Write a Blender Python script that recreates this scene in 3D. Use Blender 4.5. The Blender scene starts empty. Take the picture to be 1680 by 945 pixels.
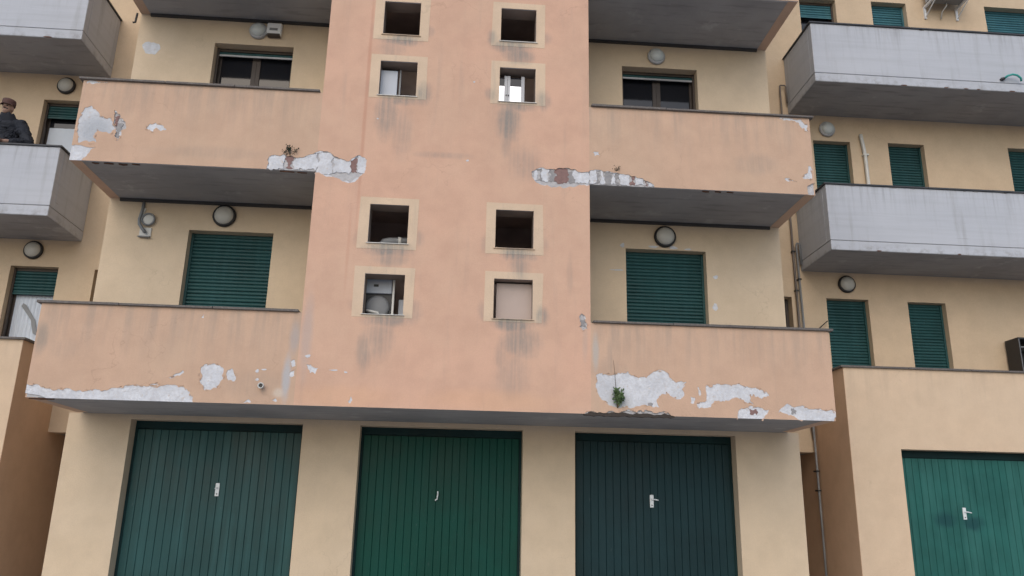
import bpy, bmesh, math, random
from mathutils import Vector, Matrix
from mathutils.geometry import delaunay_2d_cdt
random.seed(7)
S = bpy.context.scene
C = S.collection

# ------------------------------------------------------------------ camera
cam = bpy.data.cameras.new('camera'); cam.sensor_width = 36.0; cam.lens = 28.28
cam.clip_start = 0.05; cam.clip_end = 3000
co = bpy.data.objects.new('camera', cam); C.objects.link(co); S.camera = co
YAW, PITCH, ROLL = 0.06512, 0.28049, 0.02089
fwd = Vector((math.sin(YAW)*math.cos(PITCH), math.cos(YAW)*math.cos(PITCH), math.sin(PITCH)))
right = Vector((math.cos(YAW), -math.sin(YAW), 0)); up = right.cross(fwd)
r_ = right*math.cos(ROLL)+up*math.sin(ROLL); u_ = up*math.cos(ROLL)-right*math.sin(ROLL)
co.matrix_world = Matrix(((r_.x, u_.x, -fwd.x, 0.188), (r_.y, u_.y, -fwd.y, -9.672), (r_.z, u_.z, -fwd.z, 1.059), (0, 0, 0, 1)))

# ------------------------------------------------------------------ sky, sun, exposure
SUN_EL, SUN_AZ = math.radians(36), math.radians(196)      # azimuth from +Y, clockwise
W = bpy.data.worlds.new('World'); S.world = W; W.use_nodes = True
wn = W.node_tree; wn.nodes.clear()
sky = wn.nodes.new('ShaderNodeTexSky'); sky.sky_type = 'NISHITA'; sky.sun_disc = False
sky.sun_elevation = SUN_EL; sky.sun_rotation = SUN_AZ; sky.air_density = 1.0; sky.dust_density = 2.0; sky.ozone_density = 1.0
hs = wn.nodes.new('ShaderNodeHueSaturation'); hs.inputs['Saturation'].default_value = 1.1
bg = wn.nodes.new('ShaderNodeBackground'); bg.inputs[1].default_value = 0.15
wo = wn.nodes.new('ShaderNodeOutputWorld')
wn.links.new(sky.outputs[0], hs.inputs['Color']); wn.links.new(hs.outputs[0], bg.inputs[0]); wn.links.new(bg.outputs[0], wo.inputs[0])
sl = bpy.data.lights.new('sun', 'SUN'); sl.energy = 0.75; sl.angle = math.radians(80); sl.color = (1.0, 0.985, 0.96)
so = bpy.data.objects.new('sun', sl); C.objects.link(so)
sd = Vector((math.sin(SUN_AZ)*math.cos(SUN_EL), math.cos(SUN_AZ)*math.cos(SUN_EL), math.sin(SUN_EL)))
so.rotation_euler = (-sd).to_track_quat('-Z', 'Y').to_euler(); so.location = sd*40
S.view_settings.view_transform = 'Standard'; S.view_settings.look = 'None'; S.view_settings.gamma = 1.0
S.view_settings.use_curve_mapping = False; S.view_settings.exposure = 0.17

# ------------------------------------------------------------------ material helpers
class G:
    def __init__(s, name):
        s.m = bpy.data.materials.new(name); s.m.use_nodes = True; s.t = s.m.node_tree
        s.b = s.t.nodes['Principled BSDF']; s.pos = s.t.nodes.new('ShaderNodeNewGeometry').outputs['Position']
    def put(s, inp, v):
        if isinstance(v, bpy.types.NodeSocket): s.t.links.new(v, inp)
        elif isinstance(v, tuple) and inp.type == 'RGBA' and len(v) == 3: inp.default_value = (*v, 1)
        else: inp.default_value = v
    def math(s, op, a, b=0.5, c=None):
        n = s.t.nodes.new('ShaderNodeMath'); n.operation = op; s.put(n.inputs[0], a); s.put(n.inputs[1], b)
        if c is not None: s.put(n.inputs[2], c)
        return n.outputs[0]
    def vec(s, op, a, b=(0, 0, 0)):
        n = s.t.nodes.new('ShaderNodeVectorMath'); n.operation = op; s.put(n.inputs[0], a); s.put(n.inputs[1], b)
        return n.outputs['Value'] if op == 'LENGTH' else n.outputs[0]
    def noise(s, scale, stretch=(1, 1, 1), detail=4, rough=0.55, off=(0, 0, 0)):
        v = s.vec('MULTIPLY', s.pos, stretch)
        if off != (0, 0, 0): v = s.vec('ADD', v, off)
        n = s.t.nodes.new('ShaderNodeTexNoise'); s.put(n.inputs['Vector'], v); n.inputs['Scale'].default_value = scale
        n.inputs['Detail'].default_value = detail; n.inputs['Roughness'].default_value = rough
        return n.outputs['Fac']
    def rng(s, v, a, b, c=0.0, d=1.0):
        n = s.t.nodes.new('ShaderNodeMapRange'); n.interpolation_type = 'SMOOTHSTEP'
        s.put(n.inputs[0], v)
        for i, x in zip((1, 2, 3, 4), (a, b, c, d)): n.inputs[i].default_value = x
        return n.outputs[0]
    def mix(s, f, a, b, mode='MIX'):
        n = s.t.nodes.new('ShaderNodeMix'); n.data_type = 'RGBA'; n.blend_type = mode
        s.put(n.inputs[0], f); s.put(n.inputs[6], a); s.put(n.inputs[7], b)
        return n.outputs[2]
    def axis(s, i):
        n = s.t.nodes.new('ShaderNodeSeparateXYZ'); s.t.links.new(s.pos, n.inputs[0]); return n.outputs[i]
    def blotch(s, x, z, rx, rz, wob, amp=0.9, soft=0.25):
        v = s.vec('MULTIPLY', s.vec('SUBTRACT', s.pos, (x, 0, z)), (1/rx, 0, 1/rz))
        l = s.math('MULTIPLY_ADD', wob, amp, s.vec('LENGTH', v))
        return s.rng(l, 1.0+amp*0.5, soft+amp*0.5)
    def bump(s, h, strength=0.3, dist=0.01):
        n = s.t.nodes.new('ShaderNodeBump'); n.inputs['Strength'].default_value = strength; n.inputs['Distance'].default_value = dist
        s.put(n.inputs['Height'], h); s.t.links.new(n.outputs[0], s.b.inputs['Normal'])
    def out(s, col, rough=0.85, metal=0.0, spec=None):
        s.put(s.b.inputs['Base Color'], col); s.put(s.b.inputs['Roughness'], rough); s.put(s.b.inputs['Metallic'], metal)
        if spec is not None: s.b.inputs['Specular IOR Level'].default_value = spec
        return s.m

def render_mat(name, a, b, dirt=(0.30, 0.27, 0.235), dirt_amt=0.5, blotches=(), tint=(), drip=None, seams=False):
    """painted plaster: two paint tones, mottling, grime in streaks and named stains"""
    g = G(name)
    big = g.noise(0.55, detail=3); mid = g.noise(3.2, detail=5, rough=0.6, off=(9, 3, 1)); fine = g.noise(60, detail=3)
    col = g.mix(g.rng(big, 0.35, 0.65), a, b)
    col = g.mix(g.rng(mid, 0.3, 0.75, 0, 0.55), col, tuple(x*0.80 for x in a))
    col = g.mix(g.rng(g.noise(1.7, (1, 1, 1.6), detail=6, rough=0.7, off=(5, 1, 8)), 0.55, 0.72, 0, 0.30), col, tuple(min(1, x*1.12) for x in b))
    run = g.noise(1.0, (26, 26, 1.1), detail=4, rough=0.6, off=(0, 4, 3))
    streak = g.noise(1.0, (7, 7, 0.55), detail=5, rough=0.65, off=(2, 0, 5))
    wob = g.noise(4.5, (1, 1, 0.7), detail=5, rough=0.65, off=(1, 7, 2))
    amt = g.rng(streak, 0.52, 0.8, 0, 0.30*dirt_amt)
    if drip:
        z = g.axis(2)
        zm = g.math('MODULO', g.math('ADD', z, 30-drip), 3.0)      # 3 at the coping, falling below it
        amt = g.math('MAXIMUM', amt, g.math('MULTIPLY', g.rng(zm, 2.15, 3.0, 0, 0.75*dirt_amt), g.rng(streak, 0.4, 0.7)))
    for (x, zz, rx, rz, s_) in blotches:
        amt = g.math('MAXIMUM', amt, g.math('MULTIPLY', g.math('MULTIPLY', g.blotch(x, zz, rx, rz, wob), min(1.1, s_*1.15)), g.rng(run, 0.36, 0.62, 0.55, 1.0)))
    amt = g.math('MINIMUM', 0.95, amt)
    amt = g.math('MULTIPLY', amt, g.rng(g.noise(14, (1, 1, 0.6), detail=6, rough=0.7), 0.2, 0.6, 0.55, 1.0))
    col = g.mix(amt, col, dirt)
    for (x, zz, rx, rz, s_, c_) in tint:
        col = g.mix(g.math('MULTIPLY', g.blotch(x, zz, rx, rz, wob, 0.7), s_), col, c_)
    vn = g.t.nodes.new('ShaderNodeTexVoronoi'); vn.feature = 'DISTANCE_TO_EDGE'; vn.inputs['Scale'].default_value = 1.1
    wv = g.t.nodes.new('ShaderNodeTexNoise'); wv.inputs['Scale'].default_value = 3.0; wv.inputs['Detail'].default_value = 6; g.t.links.new(g.pos, wv.inputs['Vector'])
    g.t.links.new(g.vec('ADD', g.pos, g.vec('MULTIPLY', wv.outputs['Color'], (0.9, 0.0, 0.9))), vn.inputs['Vector'])
    crk = g.math('MULTIPLY', g.rng(vn.outputs['Distance'], 0.0, 0.010, 1, 0), g.rng(g.noise(0.8, detail=2, off=(8, 8, 1)), 0.54, 0.66, 0, 0.24))
    col = g.mix(crk, col, tuple(x*0.45 for x in a))
    col = g.mix(g.rng(fine, 0.3, 0.7, 0, 0.18), col, tuple(x*0.7 for x in a))
    g.bump(g.math('ADD', g.math('MULTIPLY', fine, 0.35), g.math('MULTIPLY', mid, 0.8)), 0.5, 0.012)
    return g.out(col, 0.9, spec=0.25)

PEACH_A, PEACH_B = (0.635, 0.405, 0.298), (0.60, 0.405, 0.298)
wl, wr = -0.77, 0.835
bl = []; rs_ = random.Random(5)
for k in (0, 3):
    for xw in (wl, wr):
        q = lambda lo=0.5, hi=1.1: rs_.uniform(lo, hi)
        bl += [(xw+rs_.uniform(-.08, .08), 4.30+k, 0.36*q(.8), 0.16*q(.8), q(.7)), (xw+rs_.uniform(-.1, .1), 4.16+k, 0.26*q(), 0.26*q(), .75*q()),
               (xw+rs_.uniform(-.05, .05), 3.39+k, 0.38*q(.8), 0.14*q(.8), q(.7)), (xw+rs_.uniform(-.12, .12), 3.16+k, 0.28*q(.7, 1.3), 0.34*q(.6, 1.4), (.8 if xw > 0 or k else .5)*q(.7)), (xw+rs_.uniform(-.2, .2), 2.95+k, .2*q(), .5*q(), .5*q()),
               (xw+0.36, 4.45+k, 0.13, 0.18*q(), 0.6*q()), (xw-0.36, 4.42+k, 0.10, 0.20*q(), 0.6*q(.3)), (xw+0.36, 3.5+k, 0.14, 0.26*q(), 0.75*q()), (xw-0.36, 3.55+k, 0.10, 0.22*q(), 0.5*q() if xw > 0 else 0.25)]
bl += [(wr, 2.75, 0.30, 0.42, 0.35), (wr+.1, 5.55, .34, .35, .35), (-0.1, 5.62, 0.5, 0.07, 0.35), (1.55, 4.05, 0.05, 0.35, 0.25)]
PAR = dict(dirt=(0.34, 0.30, 0.26), drip=3.44)
M = {}
M['tower'] = render_mat('tower_paint', PEACH_A, PEACH_B, dirt=(0.235, 0.23, 0.215), dirt_amt=0.75, blotches=bl,
    tint=[(-1.17, 6.4, 0.035, 2.6, 0.45, (0.46, 0.22, 0.15)), (-1.25, 4.3, 0.03, 0.8, 0.3, (0.5, 0.26, 0.18)),
          (-1.66, 3.15, 0.10, 0.75, 0.5, (0.40, 0.36, 0.35)), (-1.2, 2.42, 0.9, 0.2, 0.25, (0.72, 0.42, 0.24)), (0.6, 2.42, 1.2, 0.2, 0.25, (0.72, 0.42, 0.24)),
          (1.74, 3.2, 0.05, 0.4, 0.3, (0.4, 0.35, 0.32))])
M['parapet'] = render_mat('parapet_paint', (0.575, 0.395, 0.288), (0.545, 0.39, 0.285), dirt_amt=0.75,
    blotches=[(-4.74, 3.02, 0.13, 0.30, 0.75), (-4.45, 2.9, 0.3, 0.2, 0.25), (4.1, 5.72, 0.45, 0.22, 0.35), (2.05, 3.0, 0.06, 0.4, 0.5), (2.06, 2.85, 0.4, 0.25, 0.3), (2.25, 2.5, 0.14, 0.2, 0.7), (-2.2, 2.55, 0.5, 0.25, 0.25), (-3.0, 5.5, 1.2, 0.12, 0.25)],
    tint=[(-1.80, 3.1, 0.085, 0.30, 0.6, (0.36, 0.35, 0.36)), (-1.85, 2.62, 0.075, 0.40, 0.85, (0.42, 0.44, 0.47)), (1.87, 3.05, 0.06, 0.33, 0.7, (0.42, 0.42, 0.40)), (-1.93, 2.45, .09, .08, .6, (0.6, 0.55, 0.48))], **{k: v for k, v in PAR.items() if k != 'dirt'}, dirt=(0.31, 0.265, 0.225))
M['cream'] = render_mat('cream_paint', (0.635, 0.51, 0.365), (0.605, 0.495, 0.365), dirt=(0.40, 0.33, 0.25), dirt_amt=0.35)
M['wing'] = render_mat('wing_paint', (0.62, 0.48, 0.335), (0.585, 0.465, 0.33), dirt=(0.40, 0.31, 0.23), dirt_amt=0.5)
M['terrace'] = render_mat('terrace_paint', (0.66, 0.505, 0.36), (0.625, 0.49, 0.355), dirt=(0.42, 0.33, 0.25), dirt_amt=0.5, drip=3.40)
M['shaded_wall'] = render_mat('terrace_shade_paint', (0.63, 0.425, 0.285), (0.60, 0.41, 0.275), dirt=(0.42, 0.28, 0.19), dirt_amt=0.6)  # terrace paint browned: the shade on the side walls put into colour
M['surround'] = render_mat('surround_paint', (0.66, 0.51, 0.37), (0.62, 0.48, 0.355), dirt=(0.28, 0.27, 0.245), dirt_amt=1.3,
    blotches=[b_ for b_ in bl if b_[4] >= 0.5])
g = G('base_coat'); n1 = g.noise(5, detail=6, rough=0.65); n2 = g.noise(28, detail=4); n4 = g.noise(13, detail=6, rough=0.7, off=(3, 1, 4))
c = g.mix(g.rng(n1, 0.3, 0.7), (0.66, 0.685, 0.73), (0.52, 0.54, 0.58)); c = g.mix(g.rng(n2, 0.35, 0.7, 0, 0.35), c, (0.44, 0.42, 0.41)); c = g.mix(g.rng(n4, 0.60, 0.66, 0, 0.55), c, (0.50, 0.42, 0.36))
c = g.mix(g.math('MULTIPLY', g.blotch(-4.55, 5.72, 0.34, 0.32, n1), 0.75), c, (0.36, 0.385, 0.42)); c = g.mix(g.math('MULTIPLY', g.blotch(2.15, 2.45, 0.2, 0.2, n1), 0.6), c, (0.33, 0.34, 0.33)); c = g.mix(g.math('MULTIPLY', g.blotch(2.0, 2.62, 0.2, 0.22, n1), 0.35), c, (0.42, 0.43, 0.46))
M['basecoat'] = g.out(c, 0.95, spec=0.2); g.bump(g.math('ADD', n1, n2), 0.6, 0.015)
g = G('fired_clay'); n1 = g.noise(24, detail=5)
M['clay'] = g.out(g.mix(n1, (0.16, 0.095, 0.09), (0.30, 0.20, 0.185)), 0.95, spec=0.2); g.bump(n1, 0.6, 0.01)
g = G('bare_concrete'); n1 = g.noise(18, detail=6, rough=0.7)
M['bare'] = g.out(g.mix(n1, (0.34, 0.33, 0.33), (0.56, 0.56, 0.58)), 0.95, spec=0.2); g.bump(n1, 0.8, 0.02)
g = G('grey_mortar'); n1 = g.noise(22, detail=5)
M['mortar'] = g.out(g.mix(n1, (0.20, 0.20, 0.21), (0.36, 0.35, 0.35)), 0.95, spec=0.2); g.bump(n1, 0.6, 0.01)
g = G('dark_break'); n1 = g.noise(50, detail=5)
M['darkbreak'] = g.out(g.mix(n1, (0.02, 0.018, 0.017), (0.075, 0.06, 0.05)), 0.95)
g = G('rust'); n1 = g.noise(40, detail=5)
M['rust'] = g.out(g.mix(n1, (0.05, 0.025, 0.018), (0.15, 0.075, 0.045)), 0.9)
def soffit_mat(name, a, b):
    g = G(name); n1 = g.noise(0.9, detail=5, rough=0.6); n2 = g.noise(3, (0.6, 4, 1), detail=5, off=(4, 0, 0)); n3 = g.noise(40, detail=3)
    c = g.mix(g.rng(n1, 0.3, 0.7), a, b); c = g.mix(g.rng(n2, 0.5, 0.75, 0, 0.6), c, tuple(x*0.55 for x in a)); c = g.mix(g.rng(g.noise(2.2, detail=6, rough=0.7, off=(1, 6, 0)), 0.56, 0.7, 0, 0.5), c, tuple(x*1.35 for x in a)); g.bump(g.math('ADD', n3, n2), 0.25, 0.01)
    return g.out(c, 0.95, spec=0.2)
M['soffit'] = soffit_mat('soffit_concrete', (0.35, 0.345, 0.345), (0.28, 0.276, 0.276))
g = G('white_concrete'); n1 = g.noise(0.8, detail=4); bo = g.noise(1.0, (0.5, 0.5, 11), detail=5, rough=0.6); st = g.noise(1.0, (5, 5, 0.45), detail=5, rough=0.65); n3 = g.noise(70, detail=3); ch = g.noise(2.0, (0.7, 1, 14), detail=3, off=(3, 0, 1))
c = g.mix(g.rng(n1, 0.3, 0.7), (0.47, 0.495, 0.54), (0.435, 0.46, 0.505)); c = g.mix(g.rng(bo, 0.42, 0.7, 0, 0.22), c, (0.31, 0.325, 0.35)); c = g.mix(g.rng(st, 0.5, 0.8, 0, 0.6), c, (0.27, 0.27, 0.275)); c = g.mix(g.rng(ch, 0.70, 0.74, 0, 0.5), c, (0.25, 0.25, 0.26))
zm = g.math('MODULO', g.math('ADD', g.axis(2), 30-6.41), 3.0); dr = g.noise(1.0, (13, 13, 0.5), detail=5, rough=0.7, off=(6, 2, 2))
c = g.mix(g.math('MULTIPLY', g.rng(zm, 2.3, 3.0, 0, 0.5), g.rng(dr, 0.47, 0.7)), c, (0.24, 0.245, 0.26))
c = g.mix(g.math('MULTIPLY', g.rng(zm, 1.86, 2.04, 0.7, 0), g.rng(g.noise(7, detail=5, rough=0.7), 0.45, 0.7)), c, (0.24, 0.235, 0.235))
g.bump(g.math('ADD', g.math('MULTIPLY', n3, 0.3), bo), 0.4, 0.01); M['concrete'] = g.out(c, 0.85, spec=0.3)
g = G('coping_stone'); n1 = g.noise(6, detail=5); n2 = g.noise(45, detail=3)
M['coping'] = g.out(g.mix(g.rng(n2, 0.45, 0.75, 0, 0.5), g.mix(n1, (0.075, 0.066, 0.062), (0.135, 0.12, 0.112)), (0.21, 0.20, 0.18)), 0.7); g.bump(n2, 0.4, 0.006)
g = G('dark_coping'); n1 = g.noise(8, detail=5)
M['darkcoping'] = g.out(g.mix(n1, (0.022, 0.026, 0.032), (0.06, 0.062, 0.07)), 0.6)
def paint(name, c, rough=0.5, var=0.25, streak=0.3, spec=0.5, metal=0.0, faded=None, blot=None):
    g = G(name); n1 = g.noise(1.6, detail=4); st = g.noise(1.0, (9, 9, 0.5), detail=5, rough=0.65); n3 = g.noise(50, detail=3)
    col = g.mix(g.rng(n1, 0.3, 0.7, 0, 1), tuple(x*(1-var) for x in c), tuple(min(1, x*(1+var)) for x in c))
    if faded: col = g.mix(g.rng(st, 0.42, 0.72, 0, streak), col, faded)
    if blot:
        wob = g.noise(6, detail=4)
        for (x, z, rx, rz, s_, bc) in blot: col = g.mix(g.math('MULTIPLY', g.blotch(x, z, rx, rz, wob), s_), col, bc)
    if name.startswith('garage'):
        col = g.mix(g.rng(g.noise(9, (1, 1, 0.6), detail=6, rough=0.75), 0.60, 0.72, 0, 0.35), col, tuple(x*0.45 for x in c)); col = g.mix(g.rng(g.noise(26, (1, 1, 0.35), detail=5, rough=0.7, off=(4, 4, 1)), 0.66, 0.74, 0, 0.30), col, (0.16, 0.19, 0.19))
    g.bump(g.math('ADD', g.math('MULTIPLY', n3, 0.5), g.math('MULTIPLY', n1, 2.0)) if name.startswith('garage') else n3, 0.12, 0.004); return g.out(col, g.rng(n1, 0.3, 0.7, rough*0.85, min(1, rough*1.15)), metal, spec)
M['shutter'] = paint('shutter_green', (0.015, 0.064, 0.066), 0.55, 0.18, 0.35, spec=0.3, faded=(0.04, 0.12, 0.13))
M['shutter_blue'] = paint('shutter_faded_green', (0.035, 0.125, 0.155), 0.55, 0.15, 0.35, spec=0.3, faded=(0.07, 0.19, 0.20))
M['gate_teal'] = paint('garage_teal', (0.012, 0.056, 0.058), 0.40, 0.15, 0.35, spec=0.22, faded=(0.035, 0.12, 0.125))
M['gate_green'] = paint('garage_green', (0.003, 0.050, 0.037), 0.45, 0.12, 0.25, spec=0.14, faded=(0.007, 0.066, 0.054))
M['gate_slate'] = paint('garage_slate', (0.008, 0.029, 0.034), 0.45, 0.15, 0.25, spec=0.16, faded=(0.018, 0.048, 0.056))
M['gate_faded'] = paint('garage_faded_teal', (0.016, 0.098, 0.086), 0.5, 0.18, 0.45, spec=0.22, faded=(0.040, 0.15, 0.135),
    blot=[(7.43, 1.19, 0.26, 0.16, 0.9, (0.008, 0.055, 0.06)), (7.86, 1.14, 0.24, 0.15, 0.9, (0.008, 0.055, 0.06))])
M['gate_shadow'] = paint('garage_frame_shadow', (0.007, 0.026, 0.028), 0.6, spec=0.15)  # frame darkened to paint in the recess shadow at the door head
M['frame'] = paint('brown_frame', (0.055, 0.040, 0.032), 0.55)
M['frame_pale'] = paint('pale_frame', (0.42, 0.43, 0.45), 0.5)
M['metal_white'] = paint('white_metal', (0.72, 0.74, 0.76), 0.4, 0.05)
M['lock'] = paint('lock_metal', (0.66, 0.70, 0.72), 0.35, 0.05)
M['pvc'] = paint('pale_pipe', (0.60, 0.60, 0.57), 0.5, 0.1)
M['black'] = paint('black_paint', (0.015, 0.015, 0.017), 0.5)
M['pipe'] = paint('dull_pipe', (0.15, 0.125, 0.11), 0.6)
M['pipe_grey'] = paint('grey_pipe', (0.20, 0.21, 0.22), 0.55)
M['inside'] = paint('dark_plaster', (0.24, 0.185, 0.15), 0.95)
M['room'] = paint('room_plaster', (0.42, 0.32, 0.28), 0.95)
M['board'] = paint('taupe_board', (0.42, 0.34, 0.30), 0.7, 0.08)
M['cabinet_pale'] = paint('pale_blue_panel', (0.42, 0.46, 0.52), 0.5, 0.06)
M['curtain'] = paint('white_curtain_reflection', (0.56, 0.62, 0.70), 0.9, 0.06)
M['strip_dark'] = paint('soffit_shadow_strip', (0.05, 0.047, 0.045), 0.8)  # dark tone of the soffit shadow strip; the conduit end shares it
M['skin'] = paint('skin', (0.30, 0.19, 0.145), 0.6, 0.08)
M['hair'] = paint('dark_hair', (0.035, 0.028, 0.024), 0.8)
M['jacket'] = paint('navy_jacket', (0.010, 0.013, 0.021), 0.8)
M['trouser'] = paint('grey_trousers', (0.05, 0.05, 0.055), 0.9)
M['cap'] = paint('brown_cap', (0.085, 0.045, 0.04), 0.85)
M['hose'] = paint('green_hose', (0.03, 0.30, 0.27), 0.45, 0.1)
M['leaf'] = paint('weed_leaf', (0.095, 0.16, 0.06), 0.7, 0.3)
M['leaf_dark'] = paint('dark_weed_leaf', (0.022, 0.036, 0.022), 0.8, 0.3)
M['stem'] = paint('weed_stem', (0.13, 0.10, 0.06), 0.8)
g = G('lamp_diffuser'); M['diffuser'] = g.out((0.52, 0.56, 0.56), 0.35); g.b.inputs['Subsurface Weight'].default_value = 0.0
g = G('old_diffuser'); n1 = g.noise(9); M['diffuser_old'] = g.out(g.mix(n1, (0.40, 0.40, 0.37), (0.55, 0.54, 0.50)), 0.4)
g = G('window_glass'); M['glass'] = g.out((0.012, 0.013, 0.017), 0.05, spec=0.4)
g = G('mirror_film_glass'); M['mirror'] = g.out((0.92, 0.94, 0.96), 0.03, 1.0)
g = G('asphalt'); n1 = g.noise(0.6, detail=5); n2 = g.noise(120, detail=3)
M['asphalt'] = g.out(g.mix(n1, (0.07, 0.07, 0.072), (0.105, 0.104, 0.104)), 0.95); g.bump(n2, 0.5, 0.01)
g = G('forecourt_bounce_concrete'); n1 = g.noise(0.9, detail=5); n2 = g.noise(60, detail=3)
M['forecourt'] = g.out(g.mix(n1, (0.37, 0.365, 0.355), (0.45, 0.44, 0.43)), 0.95); g.bump(n2, 0.4, 0.01)  # kept pale to bounce light up under the overhangs

# ------------------------------------------------------------------ mesh helpers
def tag(o, label, cat, group=None, kind=None):
    if label: o['label'] = label
    if cat: o['category'] = cat
    if group: o['group'] = group
    if kind: o['kind'] = kind
    return o
def empty(name, loc=(0, 0, 0)):
    o = bpy.data.objects.new(name, None); C.objects.link(o); o.location = loc; o.empty_display_size = 0.2; return o
def link(name, me, parent=None, mat=None, loc=None):
    o = bpy.data.objects.new(name, me); C.objects.link(o)
    if mat is not None and not me.materials: me.materials.append(M[mat] if isinstance(mat, str) else mat)
    if parent is not None: o.parent = parent; o.matrix_parent_inverse = WORLD(parent).inverted()
    if loc is not None: o.location = loc
    return o
def WORLD(o):
    m = Matrix.LocRotScale(o.location, o.rotation_euler, o.scale)
    return (WORLD(o.parent) @ o.matrix_parent_inverse @ m) if o.parent else m
def box(bm, x0, x1, y0, y1, z0, z1):
    v = [bm.verts.new(p) for p in ((x0, y0, z0), (x1, y0, z0), (x1, y1, z0), (x0, y1, z0), (x0, y0, z1), (x1, y0, z1), (x1, y1, z1), (x0, y1, z1))]
    for f in ((0, 3, 2, 1), (4, 5, 6, 7), (0, 1, 5, 4), (1, 2, 6, 5), (2, 3, 7, 6), (3, 0, 4, 7)): bm.faces.new([v[i] for i in f])
    return v
def tube(bm, pts, r, n=8, cap=True):
    pts = [Vector(p) for p in pts]; rings = []
    rs = r if isinstance(r, (list, tuple)) else [r]*len(pts)
    for i, p in enumerate(pts):
        d = (pts[min(i+1, len(pts)-1)]-pts[max(i-1, 0)]).normalized()
        a = d.orthogonal().normalized() if i == 0 else (a_prev-d*a_prev.dot(d)).normalized()
        a_prev = a; b = d.cross(a)
        rings.append([bm.verts.new(p+(a*math.cos(2*math.pi*k/n)+b*math.sin(2*math.pi*k/n))*rs[i]) for k in range(n)])
    for A, B in zip(rings, rings[1:]):
        for k in range(n): bm.faces.new((A[k], A[(k+1) % n], B[(k+1) % n], B[k]))
    if cap: bm.faces.new(list(reversed(rings[0]))); bm.faces.new(rings[-1])
def lathe_y(bm, prof, n=24, c=(0, 0, 0)):
    """profile (radius, y) revolved about the Y axis through c"""
    rings = []
    for (r, y) in prof:
        rings.append([bm.verts.new((c[0]+r*math.cos(2*math.pi*k/n), c[1]+y, c[2]+r*math.sin(2*math.pi*k/n))) for k in range(n)] if r > 1e-5 else [bm.verts.new((c[0], c[1]+y, c[2]))])
    for A, B in zip(rings, rings[1:]):
        for k in range(n):
            if len(A) == 1: bm.faces.new((A[0], B[(k+1) % n], B[k]))
            elif len(B) == 1: bm.faces.new((A[k], A[(k+1) % n], B[0]))
            else: bm.faces.new((A[k], A[(k+1) % n], B[(k+1) % n], B[k]))
def mesh(name, bm, smooth=False, bev=0.0):
    bmesh.ops.recalc_face_normals(bm, faces=bm.faces)
    if bev: bmesh.ops.bevel(bm, geom=list(bm.edges), offset=bev, segments=1, affect='EDGES', profile=0.5)
    me = bpy.data.meshes.new(name); bm.to_mesh(me); bm.free()
    if smooth:
        for p in me.polygons: p.use_smooth = True
    return me
def mk(name, fn, mat, parent=None, smooth=False, bev=0.0):
    bm = bmesh.new(); fn(bm); return link(name, mesh(name, bm, smooth, bev), parent, mat)
def boxo(name, b, mat, parent=None, bev=0.0): return mk(name, lambda bm: box(bm, *b), mat, parent, bev=bev)
def clean(loop):
    out = []
    for p in loop:
        if not out or (p[0]-out[-1][0])**2+(p[1]-out[-1][1])**2 > 1e-8: out.append(p)
    if (out[0][0]-out[-1][0])**2+(out[0][1]-out[-1][1])**2 < 1e-8: out.pop()
    return out
def sheet(bm, outline, holes, y0, y1):
    """a slab standing in the XZ plane, from depth y0 (front) to y1, with holes right through"""
    loops = [clean(l) for l in [outline]+list(holes)]
    pts, eds = [], []
    for l in loops:
        k = len(pts); pts += [Vector((p[0], p[1])) for p in l]; eds += [(k+i, k+(i+1) % len(l)) for i in range(len(l))]
    vs, _, tris, *_r = delaunay_2d_cdt(pts, eds, [], 0, 1e-5)
    segs = [(pts[a].x, pts[a].y, pts[b].x, pts[b].y) for a, b in eds]
    def inside(x, z):
        c = False
        for ax, az, bx_, bz in segs:
            if (az > z) != (bz > z) and x < (bx_-ax)*(z-az)/(bz-az)+ax: c = not c
        return c
    keep = []
    for t in tris:
        cx = sum(vs[i].x for i in t)/3; cz = sum(vs[i].y for i in t)/3
        ar = abs((vs[t[1]]-vs[t[0]]).cross(vs[t[2]]-vs[t[0]]))
        if ar > 1e-10 and inside(cx, cz): keep.append(t)
    f = [bm.verts.new((p.x, y0, p.y)) for p in vs]; b = [bm.verts.new((p.x, y1, p.y)) for p in vs]
    cnt = {}
    for t in keep:
        bm.faces.new([f[i] for i in t]); bm.faces.new([b[i] for i in reversed(t)])
        for i in range(3):
            e = (t[i], t[(i+1) % 3]); k = (min(e), max(e)); cnt[k] = cnt.get(k, 0)+1
    for (i, j), c in cnt.items():
        if c == 1: bm.faces.new((f[i], f[j], b[j], b[i]))
    for v in [v for v in bm.verts if not v.link_faces]: bm.verts.remove(v)
def wall(name, outline, holes, y0, y1, mat, parent): return mk(name, lambda bm: sheet(bm, outline, holes, y0, y1), mat, parent)
def rect(x0, x1, z0, z1): return [(x0, z0), (x1, z0), (x1, z1), (x0, z1)]
def crumble(path, closed=False, amp=0.22, step=0.03):
    """break a traced line into an irregular torn edge"""
    pts = list(path)
    for _ in range(5):
        out = []; m = len(pts)
        for i in range(m if closed else m-1):
            p, q = pts[i], pts[(i+1) % m]; out.append(p); d = math.hypot(q[0]-p[0], q[1]-p[1])
            if d > step:
                o = random.uniform(-amp, amp)*min(d, 0.12)*0.8
                out.append(((p[0]+q[0])/2-(q[1]-p[1])/d*o, (p[1]+q[1])/2+(q[0]-p[0])/d*o))
        if not closed: out.append(pts[-1])
        pts = out
    return pts
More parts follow.
